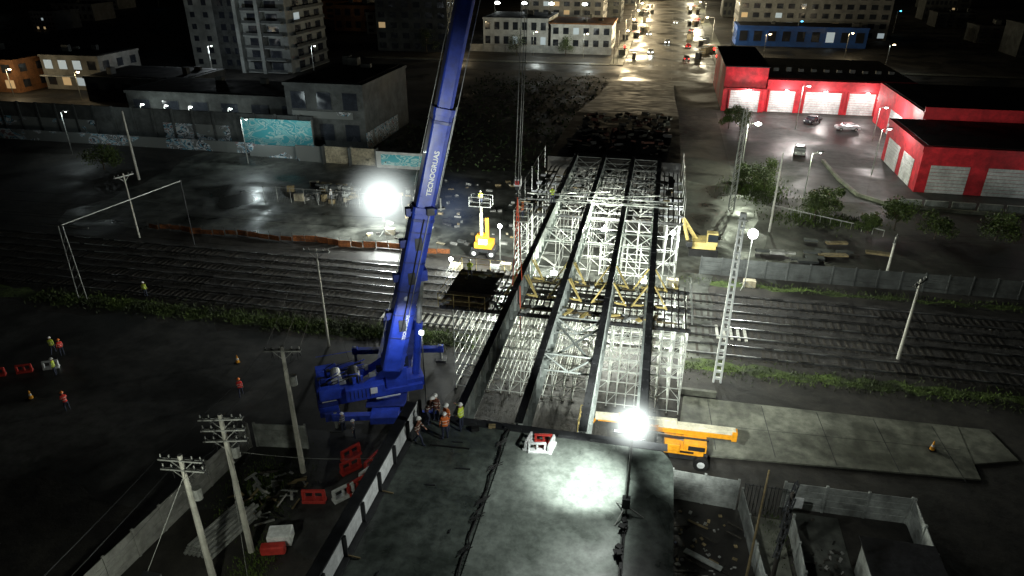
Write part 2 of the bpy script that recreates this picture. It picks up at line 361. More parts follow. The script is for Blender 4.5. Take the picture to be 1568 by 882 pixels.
# ---------------------------------------------------------------- crane
az=Vector((.861,.508,0)); side=Vector((.508,-.861,0)); U3=Vector((0,0,1))
crane=bpy.data.objects.new('mobile_crane',None); S.collection.objects.link(crane)
def bp(s): return Vector((-16.8+7.8*s,40.4+4.6*s,6.7+35.4*s))
u=(bp(1)-bp(0)).normalized()
b=MB('boom')
secs=[(-.073,.27,1.2,1.55),(.25,.45,1.02,1.32),(.44,.66,.86,1.1),(.65,.86,.7,.92),(.85,1.0,.58,.78)]
upb=side.cross(u).normalized()
if upb.z<0: upb=-upb
def rbeam(p,q,w,h,m):
    up=upb; a=side; c=.22
    prof=[(-w/2+c*w,-h/2),(w/2-c*w,-h/2),(w/2,-h/2+c*h),(w/2,h/2-.08*h),(w/2-.08*w,h/2),(-w/2+.08*w,h/2),(-w/2,h/2-.08*h),(-w/2,-h/2+c*h)]
    vs=[];n=8
    for c0 in(p,q):
        for i,j in prof: vs.append(c0+a*i+up*j)
    b.add(vs,[(i,(i+1)%n,(i+1)%n+n,i+n) for i in range(n)]+[tuple(range(n-1,-1,-1)),tuple(range(n,2*n))],m)
for s0,s1,w,h in secs:
    rbeam(bp(s0),bp(s1),w,h,blue)
    rbeam(bp(s1)-u*.45,bp(s1),w+.14,h+.14,blue); rbeam(bp(s1)-u*1.0,bp(s1)-u*.8,w+.1,h+.1,blued)
for s in(.0,.05,.1,.16,.22): rbeam(bp(s),bp(s)+u*.12,1.25,1.6,blued)
for s in(.03,.13,.2): b.box(bp(s)+side*.62,(.5,.06,.9),dsteel,.53)
for s in(.05,.13,.2,.262): b.box(bp(s)-az*.95,(.5,.5,.55),blued,.53)
b.box(bp(.265)+side*.75+az*.3,(.5,.35,.5),dsteel,.53); b.box(bp(.44)+az*.6,(.4,.3,.4),galvd,.53); b.box(bp(.255)+az*1.3+U3*.2,(.5,.3,.12),galvd,.53); b.box(bp(.27)+az*1.1,(.12,.3,.9),galvd,.53)
b.cyl(bp(.02)+side*.66,bp(.25)+side*.66,.05,blk); b.cyl(bp(.02)+side*.68+az*.3,bp(.26)+side*.68+az*.3,.03,galvd)
tip=bp(1)
b.box(tip+az*.2,(1.6,.8,.8),blue,.53); b.cyl(tip+az*.9-side*.4,tip+az*.9+side*.4,.35,dsteel,n=12)
b.cyl(bp(0)-az*1.1,tip-az*.5+U3*.3,.025,galvd,n=4); b.cyl(bp(.27)+az*.9,tip+az*1.0,.03,galvd,n=4); b.cyl(bp(.27)+az*.75+side*.2,bp(.45)+az*.8+side*.2,.03,galv,n=4)
ob=b.done(.02,parent=crane)
for txt,s0,sz,off,sf in(("TECNOGRUAS",.293,.46,.52,.0),("TECNOGRUAS",-.0,.3,.62,-.25)):
    cu=bpy.data.curves.new('boom_lettering','FONT'); cu.body=txt; cu.size=sz; cu.extrude=.003; cu.offset=.012; cu.materials.append(whitep)
    t=bpy.data.objects.new('boom_lettering',cu); S.collection.objects.link(t); n=side; yv=n.cross(u).normalized()
    o=bp(s0)+side*(off+.012)-yv*(sz*.35)+yv*sf
    t.matrix_world=Matrix((( u.x,yv.x,n.x,o.x),(u.y,yv.y,n.y,o.y),(u.z,yv.z,n.z,o.z),(0,0,0,1))); t.parent=crane
b=MB('superstructure')
C=Vector((-18.2,40.9,0))
def L3(a,s,z): return C+az*a+side*s+U3*z
rz=math.atan2(az.y,az.x)
b.box(L3(-.8,0,1.95),(6.6,2.2,.5),blue,rz)
for s in(-.85,.85): b.beam(L3(-2.8,s,2.2),L3(1.2,s,4.3),.12,.6,blue); b.box(L3(.6,s,2.9),(1.6,.14,1.7),blue,rz)
b.box(L3(-3.0,0,2.6),(1.5,2.3,.9),blue,rz)
for k in range(4): b.box(L3(-4.5,0,1.35+.42*k),(1.35,3.2-.05*k,.38),blue if k%2 else blued,rz)
for s in(-1.45,1.45): b.box(L3(-4.3,s,3.1),(1.5,.55,.9),blue,rz); b.box(L3(-4.3,s,1.15),(1.1,.5,.7),blued,rz)
b.box(L3(-5.2,0,2.1),(.06,2.4,1.2),blued,rz)
for s in(-.9,-.3,.3,.9): b.box(L3(-5.25,s,2.1),(.05,.28,.9),dsteel,rz)
b.cyl(L3(-2.4,-.7,3.3),L3(-2.4,.7,3.3),.45,dsteel,n=14); b.cyl(L3(-3.7,-.6,3.5),L3(-3.7,.6,3.5),.4,galvd,n=14)
b.box(L3(-1.8,1.3,2.6),(2.8,.7,1.0),blue,rz); b.box(L3(-1.2,1.68,2.75),(.5,.04,.5),whitep,rz); b.box(L3(-3.0,-1.35,2.8),(1.6,.6,1.3),blued,rz)
for k in range(7): b.box(L3(-2.9+k*.28,1.66,2.65),(.05,.03,.7),blk,rz)
b.box(L3(-.2,1.66,2.0),(1.8,.05,.12),whitep,rz); b.box(L3(-4.4,1.62,2.5),(1.0,.03,.08),whitep,rz)
for k in range(22): b.box(L3(-3.4+R.uniform(-1.5,3),R.uniform(-1.2,1.2),3.2+R.uniform(0,.5)),(R.uniform(.15,.5),R.uniform(.15,.4),R.uniform(.2,.5)),R.choice([blue,blued,dsteel,dsteel,galvd]),rz)
for k in range(14): b.cyl(L3(-5+R.uniform(0,1),-1.4+k*.2,3.3),L3(-4+R.uniform(0,3),-1.4+k*.2,3.6+R.uniform(0,.5)),.04,R.choice([blue,blk,dsteel]),n=5)
for a in(-4.9,-3.6,-2.2): b.cyl(L3(a,1.6,3.5),L3(a,1.6,4.4),.025,blue,n=5)
b.cyl(L3(-4.9,1.6,4.4),L3(-2.2,1.6,4.4),.025,blue,n=5); b.cyl(L3(-4.9,-1.6,4.4),L3(-2.2,-1.6,4.4),.025,blue,n=5)
b.cyl(L3(2.2,0,2.3),L3(2.2,0,2.3)+(bp(.13)+az*.8-L3(2.2,0,2.3))*.55,.3,blue,n=12); b.cyl(L3(2.2,0,2.3)+(bp(.13)+az*.8-L3(2.2,0,2.3))*.5,bp(.13)+az*.8,.2,galvd,n=12)
b.box(bp(.13)+az*.8,(.7,.8,.8),blue,rz); b.box(L3(1.8,0,2.2),(1.8,1.6,.7),blue,rz)
b.box(L3(.9,-1.65,2.7),(1.9,.95,1.7),blue,rz); b.box(L3(1.2,-1.65,2.95),(1.4,1.0,.9),glass,rz); b.box(L3(1.87,-1.65,2.9),(.05,.8,1.2),glass,rz)
b.done(.03,parent=crane)
b=MB('carrier'); ca=Vector((-.25,.968,0)); cs=Vector((.968,.25,0)); CC=Vector((-18.6,42.8,0)); cr=math.atan2(ca.y,ca.x)
def K3(a,s,z): return CC+ca*a+cs*s+U3*z
b.box(K3(1,0,1.2),(13,2.0,.55),blue,cr); b.box(K3(1.5,0,1.55),(11.5,2.9,.12),blued,cr)
b.cyl(K3(-.5,0,1.5),K3(-.5,0,1.75),1.1,dsteel,n=20)
b.box(K3(8.0,0,1.6),(2.2,2.85,1.9),blue,cr); b.box(K3(8.3,0,2.0),(1.7,2.89,.7),glass,cr); b.box(K3(9.12,0,2.0),(.05,2.5,.8),glass,cr)
for a in(-3.6,-2.1,2.2,3.7,5.2,6.6):
    for s in(-1.15,1.15): b.cyl(K3(a,s-.25,.68),K3(a,s+.25,.68),.66,blk,n=18); b.cyl(K3(a,s-.27,.68),K3(a,s+.27,.68),.3,dsteel,n=10)
for a in(-4.7,4.4):
    b.box(K3(a,0,1.1),(.5,7.4,.42),blue,cr)
    for s in(-3.6,3.6): b.cyl(K3(a,s,.1),K3(a,s,1.5),.13,galvd,n=8); b.box(K3(a,s,.08),(.9,.9,.15),dsteel,cr); b.box(K3(a,s,1.15),(.45,.45,.6),blue,cr)
b.done(.03,parent=crane)
b=MB('hook_block'); hx,hy=-9.0,45.0; HZ=16.9
for dx in(-.2,.2,.05): b.cyl((hx+dx*.8,hy+dx*.3,HZ+.5),(tip.x+az.x*.9+dx,tip.y+az.y*.9,tip.z),.022,galvd,n=4)
for dx in(-.2,0,.2): b.cyl((hx+dx-.03,hy,HZ+.45),(hx+dx+.03,hy,HZ+.45),.3,dsteel,n=14)
b.box((hx,hy,HZ+.3),(.5,.3,.5),whitep); b.box((hx,hy-.16,HZ+.3),(.3,.03,.3),redp); b.box((hx,hy,HZ-.1),(.3,.24,.24),dsteel); b.cyl((hx,hy,HZ-.2),(hx,hy,HZ-.5),.07,dsteel)
for k in range(7):
    t0=math.pi*(-.1+k*.2);t1=math.pi*(-.1+(k+1)*.2); b.cyl((hx+.2*math.sin(t0),hy,HZ-.7+.2*math.cos(t0)),(hx+.2*math.sin(t1),hy,HZ-.7+.2*math.cos(t1)),.05,dsteel)
b.done(parent=crane)
b=MB('lifting_sling')
for dx,dy in((-.25,-.5),(.25,.5)): b.cyl((hx,hy,HZ-.8),(hx+dx,hy+dy,9.5),.04,redch,n=5)
b.cyl((hx+.3,hy-.5,9.5),(hx+.36,hy-.5,5.7),.045,redch,n=5)
for k in range(16): b.box((hx+.03*(k%2),hy-.4*k/20,HZ-.9-k*.38),(.08,.06,.2),redch,k)
b.done(parent=crane)
# ---------------------------------------------------------------- people
def person_mesh(name,J,rad,E):
    me=bpy.data.meshes.new(name); me.from_pydata(J,E,[]); ob=bpy.data.objects.new(name,me); S.collection.objects.link(ob)
    sk=ob.modifiers.new('s','SKIN')
    for i,v in enumerate(me.skin_vertices[0].data): v.radius=(rad[i],rad[i]*.85 if i in(0,1,2,3) else rad[i]); v.use_root=(i==0)
    sb=ob.modifiers.new('ss','SUBSURF'); sb.levels=1; sb.render_levels=1
    dg=bpy.context.evaluated_depsgraph_get(); dg.update(); m2=bpy.data.meshes.new_from_object(ob.evaluated_get(dg)); bpy.data.objects.remove(ob)
    m2.polygons.foreach_set('use_smooth',[True]*len(m2.polygons)); return m2
wm=bpy.data.materials.new('work_clothes'); wm.use_nodes=True; nt=wm.node_tree;N=nt.nodes;L=nt.links
tc=N.new('ShaderNodeTexCoord'); sx=N.new('ShaderNodeSeparateXYZ'); L.new(tc.outputs['Object'],sx.inputs[0])
dv=N.new('ShaderNodeMath'); dv.operation='DIVIDE'; dv.inputs[1].default_value=2.; L.new(sx.outputs[2],dv.inputs[0])
oi=N.new('ShaderNodeObjectInfo')
band=N.new('ShaderNodeValToRGB'); band.color_ramp.interpolation='CONSTANT'; L.new(dv.outputs[0],band.inputs[0]); be=band.color_ramp.elements; be[0].color=(0,0,0,1); be[1].position=.53; be[1].color=(1,1,1,1); e=be.new(.55); e.color=(0,0,0,1); e=be.new(.62);e.color=(1,1,1,1); e=be.new(.635);e.color=(0,0,0,1)
m1=N.new('ShaderNodeMix'); m1.data_type='RGBA'; m1.inputs[6].default_value=(.02,.025,.05,1); L.new(oi.outputs['Color'],m1.inputs[7])
gt=N.new('ShaderNodeMath'); gt.operation='GREATER_THAN'; gt.inputs[1].default_value=.46; L.new(dv.outputs[0],gt.inputs[0]); L.new(gt.outputs[0],m1.inputs[0])
m2_=N.new('ShaderNodeMix'); m2_.data_type='RGBA'; L.new(m1.outputs[2],m2_.inputs[6]); m2_.inputs[7].default_value=(.6,.6,.55,1); L.new(band.outputs[0],m2_.inputs[0])
gt2=N.new('ShaderNodeMath'); gt2.operation='GREATER_THAN'; gt2.inputs[1].default_value=.745; L.new(dv.outputs[0],gt2.inputs[0])
m3=N.new('ShaderNodeMix'); m3.data_type='RGBA'; L.new(m2_.outputs[2],m3.inputs[6]); m3.inputs[7].default_value=(.42,.24,.16,1); L.new(gt2.outputs[0],m3.inputs[0])
L.new(m3.outputs[2],N['Principled BSDF'].inputs['Base Color']); N['Principled BSDF'].inputs['Roughness'].default_value=.8
def pose(kind):
    lean={'stand':0,'walk':.06,'bend':.42,'point':.03}[kind]
    def up(z,f=1.): 
        d=z-.95; return (0,lean*d*1.3*f,.95+d*math.sqrt(max(.2,1-lean*lean)))
    P=[(0,0,.95),up(1.12),up(1.32),up(1.46),up(1.53),up(1.64),up(1.72)]
    rad=[.15,.14,.165,.09,.06,.095,.07]; E=[(0,1),(1,2),(2,3),(3,4),(4,5),(5,6)]
    sh=up(1.41); hands=[]
    arms={'stand':[((.22,.02,-.28),(.2,.14,-.5)),((-.24,0,-.28),(-.25,.08,-.54))],'walk':[((.23,-.1,-.27),(.22,.02,-.5)),((-.23,.1,-.27),(-.22,.28,-.46))],
          'bend':[((.22,.1,-.27),(.18,.3,-.42)),((-.22,.1,-.27),(-.16,.3,-.42))],'point':[((.25,.2,-.1),(.22,.48,-.02)),((-.26,-.05,-.26),(-.2,.12,-.42))]}[kind]
    for (e_,h_),s in zip(arms,(1,-1)):
        i=len(P); P+= [(s*.17,sh[1],sh[2]),(e_[0],sh[1]+e_[1],sh[2]+e_[2]),(h_[0],sh[1]+h_[1],sh[2]+h_[2])]; rad+=[.07,.052,.036]; E+=[(2,i),(i,i+1),(i+1,i+2)]; hands.append((P[i+1],P[i+2]))
    legs={'stand':[(.11,.02,.5,.13,0,.09),(-.11,.02,.5,-.13,-.03,.09)],'walk':[(.1,.2,.52,.11,.28,.09),(-.1,-.02,.5,-.11,-.32,.12)],'bend':[(.13,.14,.52,.15,0,.09),(-.13,.14,.52,-.15,-.05,.09)],'point':[(.12,.03,.5,.16,.05,.09),(-.12,0,.5,-.16,-.08,.09)]}[kind]
    for l in legs:
        s=1 if l[0]>0 else -1; i=len(P); P+=[(s*.1,0,.88),(l[0],l[1],l[2]),(l[3],l[4],l[5]),(l[3],l[4]+.16,.05)]; rad+=[.1,.07,.05,.045]; E+=[(0,i),(i,i+1),(i+1,i+2),(i+2,i+3)]
    me=person_mesh('worker_'+kind,P,rad,E); me.materials.append(wm); return me,P,hands
POSES={k:pose(k) for k in('stand','walk','bend','point')}
def worker(x,y,z,rot,kind='stand',col=(.75,.22,.02),hm=helm):
    me,P,hands=POSES[kind]
    ob=bpy.data.objects.new('construction_worker',me); S.collection.objects.link(ob); ob.location=(x,y,z); ob.rotation_euler[2]=rot; ob.color=(*col,1); ob.scale=(.95,.95,.95)
    b=MB('helmet_and_hands'); hd=Vector(P[5]); 
    b.sph(hd+Vector((0,0,.03)),(.125,.15,.13),hm,12,5,True); b.cyl(hd+Vector((0,.03,.02)),hd+Vector((0,.03,.04)),.155,hm,n=14)
    b.sph(hd+Vector((0,.1,-.02)),(.014,.025,.025),skinm,6,4)
    for s in(-1,1): b.sph(hd+Vector((s*.033,.088,.005)),.011,blk,6,4); b.sph(hd+Vector((s*.095,0,-.02)),(.012,.02,.032),skinm,6,4)
    b.box(hd+Vector((0,.09,-.06)),(.05,.01,.01),redp)
    for e_,h_ in hands:
        e_=Vector(e_);h_=Vector(h_);d=(h_-e_).normalized(); a=d.cross(Vector((0,1,.3))).normalized()
        b.beam(h_,h_+d*.09,.07,.03,skinm)
        for k,l in enumerate((.06,.075,.07,.055)):
            p=h_+d*.09+a*(-.027+.018*k); q=p+d*l*.6; b.cyl(p,q,.009,skinm,n=5); b.cyl(q,q+(d+Vector((0,.3,-.3))).normalized()*l*.45,.008,skinm,.006,n=5)
        b.cyl(h_+d*.03+a*.03,h_+d*.08+a*.07,.011,skinm,.008,n=5)
    b.done(parent=ob)
O=(.6,.13,.02);Yl=(.5,.62,.05);Rd=(.75,.04,.03)
worker(-9.1,27.3,9.5,2.6,'stand',O); worker(-8.4,27.5,9.5,1.2,'point',Yl); worker(-9.0,26.6,9.5,.4,'stand',O); worker(-10.3,27.6,9.5,-.9,'bend',(.08,.03,.02),helm); worker(-10.2,26.0,9.5,-1.6,'walk',(.12,.04,.02),helm); worker(-9.9,28.0,9.5,3,'stand',(.15,.05,.03))
worker(-48.4,41.9,.004,1,'stand',Rd,helo); worker(-46.6,39.2,.004,2,'stand',Yl); worker(-49.4,42.0,.004,.5,'walk',Yl); worker(-30,39.6,.004,.5,'walk',Rd,helo); worker(-41.9,35.2,.004,1.,'bend',Rd,helo); worker(-48.8,53.2,0,.2,'stand',Yl)
worker(-13.6,48.5,7.65,.2,'bend',Yl); worker(-9.1,62.6,9.5,0.3,'bend',Yl); worker(-11.9,62,8.0,1.3,'stand',O,helo)
worker(-43,84,.01,1.3,'stand',(.6,.6,.6)); worker(-20.3,37.2,.004,1,'stand',(.1,.1,.12)); worker(-19.2,36.6,.004,2,'stand',(.1,.1,.12))
b=MB('access_platform'); b.b2(-12.6,-11.2,61.2,63.4,7.9,8.0,galvd)
for x,y in((-12.6,61.2),(-11.2,61.2),(-11.2,63.4),(-12.6,63.4)): b.cyl((x,y,0),(x,y,9.1),.04,galv)
for z in(8.5,9.05): b.cyl((-12.6,61.2,z),(-11.2,61.2,z),.03,galv); b.cyl((-12.6,63.4,z),(-11.2,63.4,z),.03,galv); b.cyl((-12.6,61.2,z),(-12.6,63.4,z),.03,galv)
for z in range(8): b.cyl((-12.6,61.2,z),(-11.2,61.2,z),.03,galv); b.cyl((-12.6,61.2,z),(-12.6,63.4,z),.03,galv); b.cyl((-12.6,61.2,z),(-11.2,61.2,z+1),.03,galv)
b.done()
# ---------------------------------------------------------------- boom lifts
b=MB('boom_lift')
def wheel(x,y,r=.5,w=.35):
    b.cyl((x,y-w/2,r),(x,y+w/2,r),r,blk,n=18); b.cyl((x,y-w/2-.02,r),(x,y+w/2+.02,r),r*.5,whitep,n=12)
for x in(2.4,5.0):
    for y in(38.3,40.4): wheel(x,y,.52,.4)
b.box((3.7,39.35,.75),(3.4,1.6,.45),dsteel); b.box((3.8,39.35,1.2),(2.6,1.9,.4),oran); b.box((4.5,39.3,1.65),(1.5,1.9,.6),oran); b.box((3.0,38.6,1.55),(1.0,.6,.45),oran); b.box((4.6,38.33,1.65),(1.1,.04,.35),blk); b.box((4.0,38.38,1.25),(.9,.04,.16),blk)
b.beam((1.4,39.4,2.2),(6.9,39.6,2.1),.36,.34,oran); b.beam((2.0,39.4,2.62),(7.1,39.7,2.45),.46,.34,cream); b.box((7.05,39.65,2.2),(.35,.5,.75),oran)
b.beam((5.4,39.0,1.95),(2.0,38.9,2.0),.14,.14,dsteel)
b.beam((-2.3,39.2,2.75),(3.2,39.4,2.85),.36,.42,cream); b.beam((-2.1,39.2,2.45),(1.5,39.3,2.5),.2,.14,oran); b.box((1.0,39.3,2.7),(.25,.5,.6),dsteel); b.box((-.6,39.25,2.77),(.3,.42,.5),oran)
b.cyl((1.5,39.3,1.9),(4.2,39.3,1.5),.1,galvd)
b.b2(-3.4,-2.6,38.4,40.1,1.7,1.76,galvd)
for x in(-3.4,-2.6):
    for y in(38.4,39.25,40.1): b.cyl((x,y,1.75),(x,y,2.8),.03,yel)
for z in(2.2,2.8):
    for y in(38.4,40.1): b.cyl((-3.4,y,z),(-2.6,y,z),.03,yel)
    for x in(-3.4,-2.6): b.cyl((x,38.4,z),(x,40.1,z),.03,yel)
b.beam((-2.6,39.3,1.8),(-2.2,39.2,2.6),.15,.15,oran)
b.done(.03)
b=MB('boom_lift')
for x in(-18.9,-16.9):
    for y in(69.5,71.3): wheel(x,y,.5,.4)
b.box((-17.9,70.4,.8),(2.8,1.5,.5),dsteel); b.box((-17.9,70.4,1.4),(2.0,1.7,.7),oran); b.box((-18.2,70.4,2.1),(1.1,1.3,.7),oran); b.box((-17.9,69.55,1.9),(1.0,.2,.6),whitep)
b.beam((-17.6,70.6,1.8),(-17.7,70.9,4.3),.35,.35,oran); b.beam((-18.2,70.3,2),(-18.1,70.0,5.2),.28,.28,cream); b.beam((-18.1,70.0,5.2),(-18.0,69.6,6.2),.2,.2,cream)
b.b2(-19.2,-16.8,69.0,70.1,6.2,6.28,galvd)
for x in(-19.2,-18,-16.8):
    for y in(69.0,70.1): b.cyl((x,y,6.2),(x,y,7.3),.03,galvd,n=5)
for z in(6.75,7.3):
    for y in(69,70.1): b.cyl((-19.2,y,z),(-16.8,y,z),.03,galvd,n=5)
b.done(.03); worker(-18,69.5,6.28,.1,'stand',Yl)
b=MB('excavator')
b.box((6.5,75,.45),(3.2,.55,.8),blk); b.box((6.5,77,.45),(3.2,.55,.8),blk); b.box((6.5,76,1.3),(2.6,2.3,.8),yel); b.box((7.3,75.3,2.1),(1.2,1.0,1.5),yel); b.box((7.35,75.2,2.3),(1.1,.9,.9),glass)
b.beam((5.6,76.2,1.6),(3.9,75.5,4.2),.35,.4,yel); b.beam((3.9,75.5,4.2),(4.6,74.6,2.0),.28,.3,yel); b.box((4.8,74.4,1.7),(.7,.8,.6),dsteel)
b.done(.03)
def barrier(x,y,z,rz,m,sc=.85,tilt=0):
    b=MB('plastic_barrier'); w=1.5
    b.box((0,0,.12),(w,.5,.24),m); b.box((0,0,.86),(w,.16,.2),m)
    for s in(-.65,.65): b.box((s,0,.48),(.2,.26,.6),m)
    b.box((0,0,.45),(.16,.2,.46),m)
    o=b.done(.04,loc=(x,y,z),rz=rz,sc=sc); o.rotation_euler[0]=tilt; return o
for x,y,z,r,m in((-17.5,30.9,0,.9,whitep),(-16.9,31.7,0,.95,redp),(-16.6,32.9,0,1.1,whitep),(-16.8,34.0,0,1.3,redp),(-19.2,30.2,0,.2,redp),(-18.6,34.6,0,1.0,redp),(-18.1,33.4,0,.9,redp)):
    barrier(x,y,z,r,m,1)
for x,y,z,r,m in((-4.3,26.6,9.52,.2,whitep),(-4.1,27.3,9.52,.15,redp),(-3.65,26.95,9.52,1.4,whitep),(-4.8,26.95,9.52,1.4,whitep)): barrier(x,y,z,r,m,.6)
for i in range(7): barrier(-58+i*1.7,34.3+i*.95,0,.5,redp if i%3 else whitep,.8)
for x,y in((21,43.6),(-46,36),(-33,44)):
    b=MB('traffic_cone'); b.box((0,0,.02),(.45,.45,.04),blk); b.cyl((0,0,.04),(0,0,.3),.17,oran,.12,12); b.cyl((0,0,.3),(0,0,.45),.12,whitep,.09,12); b.cyl((0,0,.45),(0,0,.75),.09,oran,.03,12); b.done(loc=(x,y,.12 if x>0 else .003))
# ---------------------------------------------------------------- poles
cream2=mat('pole_concrete',(.5,.49,.43),.75,var=.25,scale=2)
def upole(x,y,h,arms=(0,),rot=.4,m=None,thin=1,name='utility_pole',busy=False,am=None):
    m=m or cream2; am=am or galvd; b=MB(name); b.cyl((0,0,0),(0,0,h),.2*thin,m,.12*thin,8)
    for a in arms:
        z=h-.3-a
        b.beam((-1.15,.1,z),(1.15,.1,z),.07,.09,am); b.beam((-1.15,-.1,z),(1.15,-.1,z),.07,.09,am)
        for k in(-1.05,-.6,.6,1.05): b.cyl((k,0,z),(k,0,z+.12),.07,dsteel,.04,6); b.cyl((k,0,z+.12),(k,0,z+.28),.045,am,.03,6)
        b.beam((-.7,0,z),(0,0,z-.7),.04,.04,am); b.beam((.7,0,z),(0,0,z-.7),.04,.04,am)
        if busy:
            for k in(-.8,-.2,.4,.9): b.cyl((k,.15,z-.05),(k+.1,.3,z-.55),.04,dsteel,n=5); 
            for k in range(6): 
                t=R.uniform(-1,1); b.cyl((t,0,z+.2),(t+R.uniform(-.5,.5),R.uniform(-.3,.3),z-R.uniform(.4,.9)),.015,blk,n=4)
    if busy: b.cyl((.35,.1,h-2.9),(.35,.1,h-2.2),.22,galvd,n=10)
    return b.done(loc=(x,y,0),rz=rot)
upole(-21.7,23.1,9.2,(0,.6),.1,busy=True); upole(-21.0,25.7,9.9,(0,.7,1.4),.25,busy=True); upole(-21.2,32.6,9.9,(0,),.2,busy=True)
upole(-26.6,48.1,9.4,(0,),.1,cream2,.6,'catenary_pole'); upole(-75.5,86.9,10.2,(),0,cream2,1.)
upole(22.1,56.1,7.6,(0,),.9,cream2,.8,'catenary_pole'); upole(14.8,84.3,9.9,(),0,cream2,.7); upole(24.5,70.7,5.6,(0,),1.2,cream2,.8,'catenary_pole')
upole(7.2,29.4,8.0,(),0,wood,.4); upole(8.0,27.5,8.4,(0,1.0,2.0,3.0),1.2,woodd,.7,am=dsteel)
for x,y,h in((-95,70,8),(48,71,8),(60,52,8),(-60,66.8,8)): upole(x,y,h,(0,),1.2,cream2,.6,'catenary_pole')
b=MB('catenary_pole')
for s in(-.5,.5): b.cyl((-54.6+s,51.4,0),(-54.6+s*.5,51.4,7.9),.045,galvd)
for z in range(7): b.cyl((-54.6-.5+z*.03,51.4,z),(-54.6+.5-z*.03,51.4,z+1),.025,galvd)
b.beam((-57.5,51.4,7.9),(-51.5,51.4,7.9),.08,.08,galvd); b.beam((-54.6,51.4,7.9),(-52,66,7.9),.08,.08,galvd); b.cyl((-52,66,0),(-52,66,8),.06,dsteel)
b.done()
b=MB('concrete_lattice_pole')
for s in(-.28,.28): b.beam((6.7+s,49.3,0),(6.7+s*.5,49.3,14.4),.14,.22,whitew)
for k in range(22): b.box((6.7,49.3,.4+k*.65),(.5-.012*k,.2,.16),whitew)
b.box((6.7,49.3,14.45),(.42,.3,.3),whitew); b.box((6.7,49.1,14.1),(.7,.12,.12),galvd); b.done()
b=MB('lattice_mast')
for sx_ in(-.35,.35):
    for sy in(-.35,.35): b.cyl((10.8+sx_,91.8+sy,0),(10.8+sx_*.5,91.8+sy*.5,13.4),.05,galvd,n=4)
for k in range(16):
    for sy in(-.35,.35): b.cyl((10.45,91.8+sy,k*.8),(11.15,91.8+sy,k*.8+.8),.035,galvd,n=4)
b.done()
b=MB('overhead_wires')
def wire(p,q,sag=.5,r=.018,m=None):
    p=Vector(p);q=Vector(q);n=10;pr_=p
    for i in range(1,n+1):
        t=i/n; c=p.lerp(q,t); c.z-=sag*4*t*(1-t); b.cyl(pr_,c,r,m or dsteel,n=4); pr_=c
for p,q in [((-21.7,23.1,9.1),(-21,25.7,9.6)),((-21,25.7,9.6),(-21.2,32.6,9.7)),((-21.2,32.6,9.7),(-26.6,48.1,9.3))]:
    for o in(-1.1,0,1.1): wire((p[0]+o,p[1],p[2]),(q[0]+o,q[1],q[2]),.25,.01)
for o in(-1.1,0,1.1): wire((-21.7+o,23.1,9),(-22+o,5,9),.3,.01)
wire((-21,25.7,7.5),(-15,31.5,3.2),.3,.015,galvd); wire((-14.5,33.0,4),(-14.9,20,1.2),.2,.03,whitep); wire((-11,28.2,9.8),(-16,29.5,1.5),.3,.012)
wire((-21.7,23.1,8),(-24,18,0),0,.014,galvd); wire((-21,25.7,8),(-19.8,23.4,0),0,.015,galvd); wire((-26.6,48.1,9),(-23.5,45.6,0),.1,.012)
for y,z in((54.4,6.3),(57.6,6.3),(60.9,6.3),(54.4,7.4),(60.9,7.4)):
    wire((-120,y,z),(-54,y,z),.3,.01,dsteel); wire((-54,y,z),(-26,y,z),.3,.01,dsteel); wire((14,y,z),(120,y,z),.4,.01,dsteel)
for o in(-.8,.8): wire((22,56+o,7.3),(60,52+o,7.8),.5,.012,dsteel); wire((24.5,70.7+o,5.5),(48,71+o,7.8),.4,.012,dsteel)
b.done()
# ---------------------------------------------------------------- right side
b=MB('concrete_road'); b.prism([(3.4,39.6),(23.2,41.0),(23.7,46.8),(4.0,46.6)],.0,.12,slabm); b.prism([(23.25,42.6),(26.5,43.6),(25.8,46.9),(23.75,46.8)],.0,.10,slabm)
for x in range(6,23,4): b.box((x,43.5,.122),(.05,6,.006),dsteel,.05)
b.beam((4,43.2,.122),(23,44,.122),.03,.006,dsteel)
b.done(.01)
b=MB('low_kerb_wall'); b.b2(3.5,6.5,47.0,47.3,0,.5,slabm); b.done()
pale=mat('pale_panel',(.33,.35,.33),.8,var=.4,scale=1.5,big=.3)
def panelwall(name,p,q,h,m=conc,step=2.):
    b=MB(name); p=Vector((*p,0));q=Vector((*q,0)); d=(q-p); n=max(1,int(d.length/step)); a=math.atan2(d.y,d.x); k=max(1,round(h/.5))
    for i in range(n):
        c=p+d*((i+.5)/n)
        for j in range(k): b.box((c.x,c.y,(j+.5)*h/k),(d.length/n-.16,.06,h/k-.02),m,a+R.uniform(-.015,.015))
    for i in range(n+1):
        c=p+d*(i/n); b.box((c.x,c.y,h/2+.05),(.15,.15,h+.1+R.uniform(-.05,.05)),m,a)
    return b.done(.01)
panelwall('concrete_panel_wall',(3.0,35.2),(7.0,35.0),2.3,pale); panelwall('concrete_panel_wall',(9.9,35.8),(17.2,35.9),2.0,pale); panelwall('concrete_panel_wall',(17.3,35.8),(17.2,31.5),2.0,pale)
panelwall('concrete_panel_wall',(7.3,35.0),(8.3,24),1.7,pale)
b=MB('yard_pavement'); b.prism([(8.4,25),(9.9,25),(9.7,34.5),(8.0,34.5)],.0,.1,slabm); b.prism([(10.3,24),(13.2,24),(13.2,35.4),(10.2,35.4)],.0,.06,yardm); b.done()
panelwall('concrete_panel_wall',(10.1,33.4),(10.1,25),1.6,pale)
b=MB('site_cabin'); b.b2(13.3,16.8,25,31.4,0,2.4,pale); b.b2(13.1,17,24.8,31.6,2.4,2.52,redr); b.b2(13.27,13.298,28.3,29.2,.1,2.1,darkwall); b.b2(13.27,13.298,26.3,27.4,1.0,1.9,win_d); b.done(.02)
b=MB('rubble_pile')
